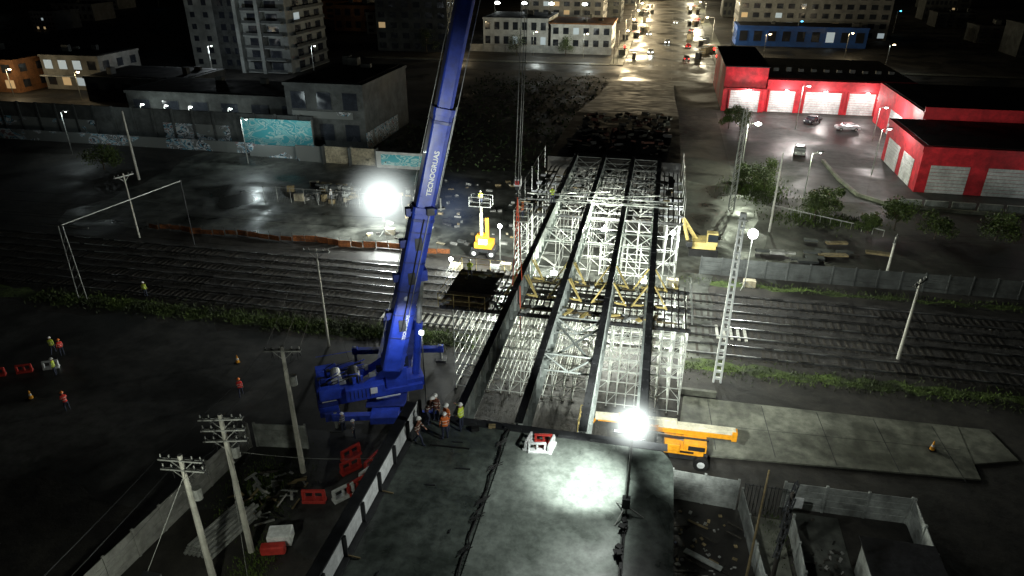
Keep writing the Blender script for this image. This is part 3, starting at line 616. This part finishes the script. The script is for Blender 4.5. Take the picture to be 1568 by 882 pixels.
for i in range(70):
    x=R.gauss(12,1.2);y=R.gauss(31,1.3); b.box((x,y,R.uniform(.06,.15)),(R.uniform(.06,.35),R.uniform(.06,.2),R.uniform(.05,.12)),R.choice([conc,soil,soil,woodd]),R.uniform(0,3),R.uniform(-.4,.4))
b.done()
b=MB('timber_pile')
for i in range(16):
    x=R.uniform(3.4,7);y=R.uniform(28,33.5); b.box((x,y,R.uniform(.05,.12)),(R.uniform(.5,2.),.12,.06),R.choice([wood,woodd,woodd]),R.choice([-.5,-.4,.2,1.2]))
b.beam((3.9,30.9,.1),(5.9,29.7,.3),.35,.08,pale)
for i in range(70): b.box((R.uniform(3,7),R.uniform(27,34.5),.04),(R.uniform(.05,.3),R.uniform(.05,.2),.06),R.choice([conc,wood,soil]),R.uniform(0,3))
b.done()
b=MB('steel_drum_crate'); b.box((12.3,29.2,.4),(1.6,1.1,.8),redp); b.box((12.3,29.2,.85),(1.4,.9,.1),dsteel); b.box((10.4,34.8,1.4),(.9,.1,.8),whitep); b.done(.03)
b=MB('gate'); 
for k in range(12): b.cyl((7.4+k*.22,35.0,0),(7.4+k*.22,35.0,2.2),.02,dsteel,n=4)
b.cyl((7.4,35,2.1),(9.9,35,2.1),.03,dsteel); b.done()
panelwall('concrete_panel_wall',(-25.6,34.4),(-22.0,34.9),2.0,pale); panelwall('concrete_panel_wall',(-27.6,20),(-26.0,34.2),2.0,conc)
b=MB('pipe_stack')
for j in range(4):
    for i in range(7-j): b.cyl((-24.6+.28*i+.14*j,24.6,.15+j*.24),(-23.6+.28*i+.14*j+R.uniform(-.1,.1),28.2+R.uniform(-.4,.4),.15+j*.24),.11,galvd,n=8)
b.done()
b=MB('timber_pile')
for i in range(60):
    x=R.uniform(-24.5,-20);y=R.uniform(27.5,32); b.box((x,y,R.uniform(.05,.4)),(R.uniform(.3,1.3),R.uniform(.06,.2),.05),R.choice([wood,galvd,woodd,woodd,conc]),R.uniform(0,3),R.uniform(-.3,.3))
b.done()
b=MB('water_tank'); b.box((-19.6,26.7,.5),(1.4,1.0,.8),whitep,.3); b.box((-19.6,25.8,.4),(1.4,.5,.6),redp,.3); b.done(.08)
# ---------------------------------------------------------------- fences
panelwall('concrete_panel_fence',(6,70.2),(90,71),2.0,darkwall,2.2)
b=MB('orange_mesh_fence')
mesh_o=mat('orange_mesh',(.3,.1,.03),.8,var=.6,scale=6)
for i in range(26):
    x=-60+i*1.5; b.box((x,69.5+.3*math.sin(i),.4),(1.45,.03,R.uniform(.5,.8)),mesh_o,R.uniform(-.2,.2)); b.cyl((x-.75,69.5,0),(x-.75,69.5,1.1),.03,woodd,n=4)
b.done()
b=MB('stacked_site_materials')
for i in range(80):
    x=R.gauss(-41,5);y=R.uniform(83,90); b.box((x,y,R.uniform(.1,.6)),(R.uniform(.3,1.6),R.uniform(.3,.9),R.uniform(.2,1.0)),R.choice([conc,beige,pale,galvd,wood,darkwall,darkwall,soil]),R.uniform(-.3,.3))
for i in range(14):
    x=R.uniform(13,26);y=R.uniform(75,82); b.box((x,y,.3),(R.uniform(1,3),R.uniform(.4,.9),R.uniform(.1,.4)),R.choice([conc,darkwall,darkwall,wood]),R.uniform(-.2,.2))
for i in range(90):
    x=R.uniform(-34,-14);y=R.uniform(72,97); b.box((x,y,.1),(R.uniform(.2,1.0),R.uniform(.1,.5),R.uniform(.1,.4)),R.choice([conc,beige,wood,galvd,soil,soil]),R.uniform(-.5,.5))
b.box((-15.5,67.2,.15),(2.0,.5,.3),whitep,.1)
b.done()
b=MB('chainlink_fence')
for i in range(11):
    b.cyl((-52+i*2,82,0),(-52+i*2,82,2.2),.04,galvd,n=5)
    if i<10:
        b.cyl((-52+i*2,82,2.1),(-50+i*2,82,2.1),.03,galvd,n=4)
        for k in range(8): b.cyl((-52+i*2+k*.25,82,0),(-52+i*2+k*.25,82,2.1),.008,galvd,n=3)
b.done()
# ---------------------------------------------------------------- left background
b=MB('graffiti_wall'); b.b2(-160,-57,108,108.4,0,5.6,darkwall)
for i in range(26): b.b2(-160+i*4,-159.6+i*4,107.8,107.998,0,5.8,darkwall)
b.b2(-86,-73,107.95,107.996,.4,3.3,graf); b.b2(-140,-100,107.95,107.996,.3,3.0,graf); b.done()
b=MB('graffiti_wall'); b.b2(-140,-66,103.4,103.7,0,1.8,graf); b.b2(-66,-52,102,102.3,0,2.0,graf)
b.b2(-52,-43,100.9,101.1,0,2.7,beige); b.b2(-42.9,-34,100.2,100.4,0,2.6,whitew); b.b2(-42,-35,100.13,100.196,.5,2.2,mural_m); b.b2(-57,-52.1,101,101.2,0,2.6,graf)
for x in(-52,-47.5,-43,-34): b.b2(x,x+.2,100.1,101.3,0,2.9,darkwall)
b.done()
b=MB('painted_mural'); b.b2(-70,-57,107.3,107.5,.3,5.0,mural_m)
for x in(-70.1,-57): b.b2(x,x+.15,107.2,107.6,0,5.2,galvd)
b.done()
def building(name,x0,x1,y0,y1,h,m,floors,cols,lit=.1,rf=None,sidef=True,wm_=(win_w,win_c),base=0,ww=.55):
    b=MB(name); b.b2(x0,x1,y0,y1,base,h,m); b.b2(x0-.2,x1+.2,y0-.2,y1+.2,h,h+.5,rf or m); b.b2(x0+1,x1-1,y0+1,y1-1,h+.5,h+.6,redr)
    for k in range(3): xx=R.uniform(x0+1.5,x1-2.5);yy=R.uniform(y0+2,y1-2); b.b2(xx,xx+R.uniform(.8,2),yy,yy+R.uniform(.8,1.6),h+.6,h+R.uniform(1.2,2.2),darkwall)
    fh=(h-base)/floors; cw=(x1-x0)/cols
    for f in range(floors):
        for c in range(cols):
            xc=x0+(c+.5)*cw; zc=base+(f+.55)*fh; g_=R.choice(wm_) if R.random()<lit else win_d
            b.b2(xc-cw*ww/2-.1,xc+cw*ww/2+.1,y0-.06,y0-.002,zc-fh*.27-.1,zc+fh*.27+.1,m); b.b2(xc-cw*ww/2,xc+cw*ww/2,y0-.1,y0-.062,zc-fh*.27,zc+fh*.27,g_)
        if sidef:
            ns=max(1,int((y1-y0)/4)); 
            for c in range(ns):
                yc=y0+(c+.5)*(y1-y0)/ns; zc=base+(f+.55)*fh
                for xx,sg in((x1,1),(x0,-1)):
                    g_=R.choice(wm_) if R.random()<lit else win_d
                    a_,c_=sorted((xx+sg*.01,xx+sg*.06)); b.b2(a_,c_,yc-1,yc+1,zc-fh*.25,zc+fh*.25,g_)
    return b
building('warehouse',-62,-48,109,130,10.5,darkwall,2,3,0,sidef=False).done()
building('warehouse',-99,-62.2,116,130,6.5,darkwall,1,6,0,sidef=False).done()
b=MB('graffiti_panel'); b.b2(-61,-50,108.8,108.89,5.2,6.4,graf); b.b2(-47.96,-47.9,109,124,0,3.,graf); b.done()
b=MB('apartment_tower')
for x0,x1,y0,y1 in((-130,-112,182,205),(-111.9,-98,178,200)):
    b.b2(x0,x1,y0,y1,0,62,towm)
b.b2(-121,-113,181.2,181.99,0,62,darkwall)
for f in range(20):
    z=3.1*f+.2
    b.b2(-110,-98.5,176.2,177.99,z,z+.22,towm); b.b2(-110,-98.5,176.2,176.3,z+.22,z+.9,darkwall)
    for xx in(-107.5,-102): b.b2(xx-1.6,xx+1.6,177.9,177.99,z+.5,z+2.5,win_d if R.random()>.02 else win_w)
    b.b2(-97.99,-96.6,180,198,z,z+.2,towm); b.b2(-96.7,-96.6,180,198,z+.2,z+.9,darkwall)
    for xx in(-128,-124): b.b2(xx-.7,xx+.7,181.9,181.99,z+.8,z+2.2,win_d)
    for xx in(-118.5,-115.5): b.b2(xx-.8,xx+.8,181.1,181.19,z+.8,z+2.4,win_d)
    for yy in(184,190,196): b.b2(-97.98,-97.9,yy-1.5,yy+1.5,z+.5,z+2.4,win_d if R.random()>.03 else win_c)
b.b2(-105.4,-104.4,175.8,177.98,0,64,towm); b.b2(-111.8,-110.8,176.0,177.98,0,64,towm)
b.done()
building('apartment_building',-92,-68,225,245,50,darkwall,16,6,.02).done()
building('brick_house',-170,-148,140,155,7,brick,2,5,.05).done()
b=building('shop_building',-146,-130,146,160,7.5,plast,2,4,.2,wm_=(win_c,win_w)); b.b2(-146,-130,144.6,145.9,3.2,3.4,whitew); b.done()
building('row_houses',-125,-100,135,150,5,darkwall,1,6,.0).done()
# ---------------------------------------------------------------- top centre city
sheet('street',-11,15,186,900,.01,avenue)
sheet('cross_street',-200,200,196,208,.006,asph)
b=MB('pavement_kerb'); 
for x in(-15,15.2): b.b2(x,x+3.8,210,700,0,.14,slabm)
b.b2(-90,-15.1,209,212,0,.13,slabm); b.b2(19.2,120,209,212,0,.13,slabm); b.done()
b=MB('road_markings')
for i in range(40): b.b2(-.3+3.,-.15+3.,190+i*8,193+i*8,.014,.018,plast)
for i in range(10): b.b2(-9.5+i*2.4,-8.4+i*2.4,211,214,.014,.018,plast)
b.done()
b=MB('street_market_stalls')
for i in range(40):
    x=R.choice([R.uniform(-14,-7),R.uniform(9,16)]);y=R.uniform(218,420); b.box((x,y,.9),(R.uniform(.6,2),R.uniform(.6,2),1.8),R.choice([darkwall,dsteel,beige]),R.uniform(0,1)); b.box((x,y,2.2),(2.4,2.4,.1),R.choice([darkwall,redp,whitew,darkwall]),R.uniform(0,1))
b.done()
building('white_building',-60,-38,240,262,9,whitew,2,7,.12,wm_=(win_c,win_c,win_w)).done()
b=building('white_building',-37,-17,240,260,7.5,whitew,2,6,.05); b.b2(-37.5,-16.5,238.6,260,8,8.4,brick); b.done()
b=MB('boundary_wall'); b.b2(-62,-16,230,230.4,0,2.2,plast); 
for i in range(12): b.b2(-62+i*4,-61.7+i*4,229.8,229.99,0,2.4,plast)
b.done()
building('apartment_building',26,78,285,305,22,plast,7,13,.08,wm_=(win_c,win_w)).done()
b=building('shop_building',24,66,262,276,6,bluef,1,9,.08); b.done()
building('apartment_building',-60,-20,330,350,24,darkwall,8,9,.06).done(); building('apartment_building',-56,-24,285,305,12,plast,4,8,.15).done()
for (x0,x1,ya,yb) in((-330,-70,250,560),(22,330,320,600),(85,300,215,300),(-60,-20,370,600)):
    for i in range(16 if x1-x0>100 else 6):
        x=R.uniform(x0,x1-14); y=R.uniform(ya,yb); building(R.choice(['apartment_building','office_building','row_houses']),x,x+R.uniform(10,26),y,y+R.uniform(10,16),R.uniform(4,14),R.choice([darkwall,plast,darkwall,brick]),R.randint(1,4),R.randint(3,7),.04,sidef=False).done()
# ---------------------------------------------------------------- red buildings
b=MB('red_warehouse')
b.b2(13,21.5,154,185,0,9.0,redw); b.b2(21.52,50,155,185,0,6.6,redw); b.b2(12.8,21.7,153.8,185.2,9.0,9.2,redr); b.b2(21.75,50.2,156,185.2,6.6,6.75,redr)
b.b2(21.6,50.2,153.4,155.9,5.0,6.8,redw); b.b2(13.2,21.5,152.6,153.98,4.6,5.0,redw)
for x0,x1 in((14.5,20.4),(22.5,27.5),(29.5,36.5),(38,43),(44.5,49)):
    y0=153.9 if x0<21 else 154.9
    for k in range(9): b.b2(x0,x1,y0,y0+.08,.05+k*.48,.05+k*.48+.43,doorm)
    b.b2(x0-.3,x0-.02,y0-.15,y0+.09,0,4.6,redw); b.b2(x1+.02,x1+.3,y0-.15,y0+.09,0,4.6,redw)
for k in range(10): b.b2(24+k*2.6,25+k*2.6,165,166,6.76,7.2+R.uniform(0,.5),darkwall)
b.done(.02)
b=MB('red_warehouse')
b.b2(36.8,80,104.5,122,0,5.8,redw); b.b2(42,80,122.1,150,0,7.5,redw); b.b2(36.6,80,104.3,122.05,5.8,6.6,redw); b.b2(37.4,80,105.2,121.9,6.6,6.66,redr); b.b2(42.5,80,122.6,149.5,7.5,7.6,redr)
b.b2(41.5,80,121.9,122.09,6.7,8.6,redw)
for x0,x1 in((38.2,43.2),(45.5,52),(54,60)):
    for k in range(8): b.b2(x0,x1,104.38,104.46,.05+k*.5,.05+k*.5+.45,doorm)
for y0,y1 in((107,112),(114,120)):
    for k in range(8): b.b2(36.7,36.78,y0,y1,.05+k*.5,.05+k*.5+.45,doorm)
for y0,y1 in((124,130),(133,140)):
    for k in range(9): b.b2(41.9,41.98,y0,y1,.05+k*.5,.05+k*.5+.45,doorm)
b.done(.02)
b=MB('pavement_kerb')
path=[(27,118),(27.5,108),(28.6,101),(32,97.4),(40,96.4),(80,95.6)]
for (a0,a1),(c0,c1) in zip(path,path[1:]): b.beam((a0,a1,.2),(c0,c1,.2),.45,.4,slabm)
for i in range(14): b.b2(33+i*3.3,35.8+i*3.3,97.6,98,0,1.0,pale)
b.done()
b=MB('guard_rail')
for i in range(12): b.cyl((16+i*1.1,92-.6*i,0),(16+i*1.1,92-.6*i,.9),.04,galvd,n=5)
b.beam((16,92,.85),(28,85.4,.85),.05,.12,galvd); b.done()
def car(x,y,rz,col,lights=False,name='parked_car'):
    m=mat('carpaint_%s'%str(col),col,.3,.2,var=.1,coat=.6); b=MB(name)
    prof=[(-2.1,.35),(-2.15,.75),(-1.9,.95),(-1.2,1.0),(-.6,1.42),(.8,1.45),(1.6,1.02),(2.1,.92),(2.15,.4)]
    n=len(prof); 
    vs=[(p[0],-.86 if p[1]<1.1 else -.68,p[1]) for p in prof]+[(p[0],.86 if p[1]<1.1 else .68,p[1]) for p in prof]
    b.add(vs,[(i,(i+1)%n,(i+1)%n+n,i+n) for i in range(n)]+[tuple(range(n-1,-1,-1)),tuple(range(n,2*n))],m)
    b.box((.1,0,1.2),(1.9,1.56,.3),glass)
    for xx in(-1.35,1.35):
        for yy in(-.8,.8): b.cyl((xx,yy-.1,.33),(xx,yy+.1,.33),.33,blk,n=14); b.cyl((xx,yy-.11,.33),(xx,yy+.11,.33),.18,galvd,n=8)
    for yy in(-.6,.6): b.box((-2.14,yy,.68),(.06,.34,.22),E_soft if lights else whitep); b.box((2.14,yy,.75),(.06,.34,.2),E_red if lights else redp)
    return b.done(.05,loc=(x,y,.02),rz=rz)
car(35.4,141,.1,(.4,.4,.42)); car(30,146,.9,(.05,.05,.06)); car(24,122,1.4,(.3,.3,.32))
hl=car(-4,236,1.57,(.5,.5,.5),True,'car'); light('headlamp_beam',(-2.4,0,.8),900,(1,1,.85),.15,80,(-20,0,-1.5),hl)
car(1,262,1.57,(.1,.1,.1),True,'car'); car(-6,285,1.57,(.1,.1,.1),True,'car'); car(8,252,-1.57,(.3,.05,.05),True,'car'); car(10,300,-1.57,(.3,.3,.3),True,'car'); car(4,330,1.57,(.3,.3,.3),True,'car'); car(7,224,-1.57,(.1,.1,.12),True,'car')
# ---------------------------------------------------------------- trees
leafm=mat('foliage',(.08,.12,.02),.7,var=.5,scale=1.5); leafd=mat('foliage_dark',(.035,.065,.015),.75,var=.5,scale=1.5)
def tree(x,y,h,r,n=2600,name='tree'):
    b=MB(name); b.cyl((0,0,0),(0,0,h*.55),.14*h/5,bark,.07*h/5,7); cl=[]
    for i in range(12):
        a=R.uniform(0,6.28); rr=R.uniform(.1,.85)*r; z=h*R.uniform(.25,.92); cl.append((rr*math.cos(a),rr*math.sin(a),z,R.uniform(.25,.5)*r)); b.cyl((0,0,h*R.uniform(.25,.5)),(rr*math.cos(a),rr*math.sin(a),z),.05,bark,.02,5)
    for i in range(n):
        c=R.choice(cl); d=Vector((R.gauss(0,1),R.gauss(0,1),R.gauss(0,.8))).normalized()*c[3]*R.uniform(.4,1.15); p=Vector(c[:3])+d
        a=Vector((R.gauss(0,1),R.gauss(0,1),R.gauss(0,1))).normalized(); e_=a.cross(Vector((R.gauss(0,1),R.gauss(0,1),R.gauss(0,1)))).normalized(); s=R.uniform(.06,.17)
        b.add([p-a*s,p+e_*s*.6,p+a*s,p-e_*s*.6],[(0,1,2,3)],leafm if R.random()<.8 else leafd)
    return b.done(loc=(x,y,0))
for t in((21,90,4.2,2.6),(23,92.5,3.4,2),(16,101,4.6,2.8),(13.5,104,3.4,2.2),(15.5,136,4.5,2.6),(13.5,138,4,2),(30,88,3.6,2.4),(34,86,3,2),(41,87,3.4,2.2),(26.5,86,2.5,1.5),(-45,222,7,4),(-30,226,6,3),(-75,224,8,4),(20,220,6,3),(48,78,4,2.5)): tree(*t)
tree(-84,90,4.5,2.8)
b=MB('dark_shrubs')
for i in range(3000):
    x=R.uniform(-46,-13.5);y=R.uniform(100,185); 
    p=Vector((x+R.gauss(0,.3),y,R.uniform(0,1.6)*abs(math.sin(x*.7+y*.3))+.1)); a=Vector((R.gauss(0,1),R.gauss(0,1),R.gauss(0,1))).normalized()*.3; e_=a.cross(Vector((0,.4,1)))
    b.add([p-a,p+e_,p+a,p-e_],[(0,1,2,3)],leafd)
b.done()
# ---------------------------------------------------------------- lamps
white=(.94,1,.94)
b=MB('floodlight_mast')
b.cyl((.2,23.2,9.5),(.2,23.2,13.9),.05,galvd,n=8)
for a in(0,2.1,4.2): b.cyl((.2,23.2,10.1),(.2+.8*math.cos(a),23.2+.8*math.sin(a),9.55),.03,galvd)
b.box((.2,23.2,10.3),(.35,.3,.5),dsteel); b.box((-.1,23.2,14.0),(.9,.12,.08),dsteel)
b.sph((.2,23.2,14.5),(.32,.32,.54),E_white,14,10)  # globe enlarged to take in lens bloom
fm=b.done()
light('flood',(-.3,23.3,14.2),8000,white,.1,58,(-1.8,25.0,9.5),fm,.8)
light('flood_wide',(-.3,23.2,14.6),1700,white,.2,120,(-5.4,22.4,9.5),fm,.5)
light('flood_forward',(.0,24.0,15.0),32000,white,.3,66,(1.5,46,4.5),fm,.75)
light('flood_boom',(-.4,23.5,15.1),18000,white,.3,46,(-14,42,18),fm,.9)
light('flood_right',(.9,23.5,14.6),3800,white,.3,74,(13,37,0),fm,.8)
glow_volume('bloom_glow',(.2,23.2,14.5),1.7,6,(.9,1,.95),fm)  # added glow standing in for bloom around the mast lamp
def balloon(x,y,z,p,r=.5,hz=0,hs=3,base=0):
    b=MB('balloon_light'); b.cyl((x,y,base),(x,y,z-r),.05,galvd); b.sph((x,y,z),(r,r,r),E_white,16,12)
    for a in(0,2.1,4.2): b.cyl((x,y,base+.7),(x+.9*math.cos(a),y+.9*math.sin(a),base+.02),.03,galvd)
    b.box((x+.5,y+.4,base+.4),(1.2,.7,.7),beige)
    o=b.done(); 
    light('balloon_lamp',(x,y,z-r-.35),p,white,.3,parent=o)
    if hz: glow_volume('bloom_glow',(x,y,z),hz,hs,(.9,1,.97),o,3)  # added glow standing in for bloom, no real mist
    return o
balloon(-31.2,73.6,4.6,7500,.95,6,.85)  # oversized globe and glow stand in for lens bloom
balloon(10.4,67.6,6,1300,.48)
balloon(2.6,66.2,6,6500,.25)
balloon(-20.4,65.4,1.4,1000,.22)
balloon(-15.2,66.5,5.2,8500,.22)
def site_lamp(x,y,z,p):
    b=MB('site_lamp'); b.box((x,y,z),(.5,.15,.3),E_soft); b.beam((x,y,z+.2),(x,y,z+.5),.06,.06,galvd); o=b.done(); light('lamp',(x,y-.2,z-.3),p,(.97,1,.86),.2,parent=o)
site_lamp(-4,62.5,7.3,12000); site_lamp(-6,72,6.9,1800); site_lamp(.2,52,7.2,5000); site_lamp(-7.3,52,7.2,3500)
glow_volume('welding_smoke_glow',(-22,72,4.5),5,.035,(.4,.55,.9),None,2)  # smoke whose bluish light is painted in as its own emission
def street_lamp(x,y,h,p,col,em,arm=1.5,er=.35,name='street_lamp'):
    b=MB(name); b.cyl((x,y,0),(x,y,h),.1,galvd,.06); b.beam((x,y,h),(x+arm,y,h+.2),.07,.07,galvd); b.box((x+arm,y,h+.25),(.8,.3,.15),galvd); b.sph((x+arm,y,h+.1),(er,er*.7,er*.5),em,8,6); o=b.done()
    if p: light('lamp',(x+arm,y,h-.3),p,col,.2,parent=o)
warm=(1,.8,.48)
street_lamp(13.2,107,8,7500,(.9,1,.75),E_soft,1.4,.5)
street_lamp(20.5,96,7,2200,(.9,1,.7),E_soft,1,.12)  # extra lamp added to brighten the bushes
for y in range(214,470,34):
    street_lamp(-13,y,9,6500 if y==214 else 16000,warm,E_warm,2.5,.45)
    if (y//34)%2: street_lamp(16,y+12,9,14000,(1,.9,.62),E_warm,-2.5,.45)
for x in(-62,-52,-42,-30): street_lamp(x,266,12,900,(.9,.97,1),E_soft,1,1.0)
for x,y,p in((-64,225,800),(-40,224,1500),(-24,222,2600),(30,232,1500),(55,240,1500),(60,214,500)): street_lamp(x,y,7,p,R.choice([warm,(.9,1,.95)]),E_warm,1,.35)
for x in(-94,-89,-84,-76): street_lamp(x,113,5,200,(.9,1,.95),E_soft,.5,.35)
for x,p in((-128,500),(-146,1000),(-160,500)): street_lamp(x,136,6,p,warm,E_warm,1,.4)
for i in range(26):
    x=R.uniform(-330,330);y=R.uniform(260,700)
    if -16<x<20: continue
    street_lamp(x,y,8,0,warm,R.choice([E_warm,E_soft,E_soft,E_blue,E_green]),1,R.uniform(.25,.5))
for x in(18,25.5,33,41): 
    b=MB('wall_lamp'); b.box((x,153.2 if x>21 else 152.5,4.75),(.6,.3,.15),E_soft); o=b.done(); light('wl',(x,151.9,4.3),1000,(1,.95,.9),.2,parent=o)
for x,y,z,p in((27,140,8,6000),(39,133,6,2000),(34,112,7,1200)): street_lamp(x-1,y,z,p,(1,.95,.9),E_soft,1,.3)
street_lamp(55,96,7,700,(.9,1,.95),E_soft,1,.25)
for x,y in((-14,212),(17,212),(17,198)):
    b=MB('traffic_light'); b.cyl((x,y,0),(x,y,5),.1,dsteel); b.beam((x,y,5),(x+(3 if x<0 else -3),y,5.2),.1,.1,dsteel); xx=x+(3 if x<0 else -3); b.box((xx,y,4.7),(.4,.35,1.1),blk); b.sph((xx,y-.2,5.05),.38,E_red,8,6); b.done()
street_lamp(-110,160,9,3000,(.85,.95,1),E_soft,1,.2); street_lamp(-85,165,9,1000,(.85,.95,1),E_soft,1,.2)
street_lamp(-64,98,7,1300,(.85,1,1),E_soft,1,.12); street_lamp(-96,97,7,500,(.85,1,1),E_soft,1,.12)
street_lamp(-17.5,17,8,1300,(.95,1,.85),E_soft,-1.5,.2)  # unseen lamp added out of view to brighten the left poles and walls
b=MB('crane_work_light'); b.box((-14.2,38.2,8.5),(.25,.15,.25),E_soft); b.cyl((-14.2,38.2,0),(-14.2,38.2,8.4),.04,dsteel); o=b.done()
light('work_lamp',(-14.2,37.6,8.6),1100,(.85,.92,1),.3,100,(-18,41,5.5),o,.6)
# ---------------------------------------------------------------- world, moon, camera
w=bpy.data.worlds.new('World'); S.world=w; w.use_nodes=True; nt=w.node_tree; bg=nt.nodes['Background']; sk=nt.nodes.new('ShaderNodeTexSky'); sk.sky_type='NISHITA'; sk.sun_disc=False
sk.sun_elevation=math.radians(8); sk.sun_rotation=math.radians(200); nt.links.new(sk.outputs[0],bg.inputs[0]); bg.inputs[1].default_value=.0006
sl=bpy.data.lights.new('moon','SUN'); sl.energy=.004; sl.angle=.01; sl.color=(.8,.9,1); so=bpy.data.objects.new('moon',sl); S.collection.objects.link(so); so.rotation_euler=(math.radians(50),0,math.radians(30))
cd=bpy.data.cameras.new('camera'); cd.lens=36*1060/1568; cd.clip_end=3000; cd.clip_start=.5; co=bpy.data.objects.new('camera',cd); S.collection.objects.link(co); co.location=(0,0,32); co.rotation_euler=(math.radians(90-26.565),0,math.radians(11.8)); S.camera=co
S.view_settings.view_transform='Standard'; S.view_settings.look='None'; S.view_settings.exposure=0
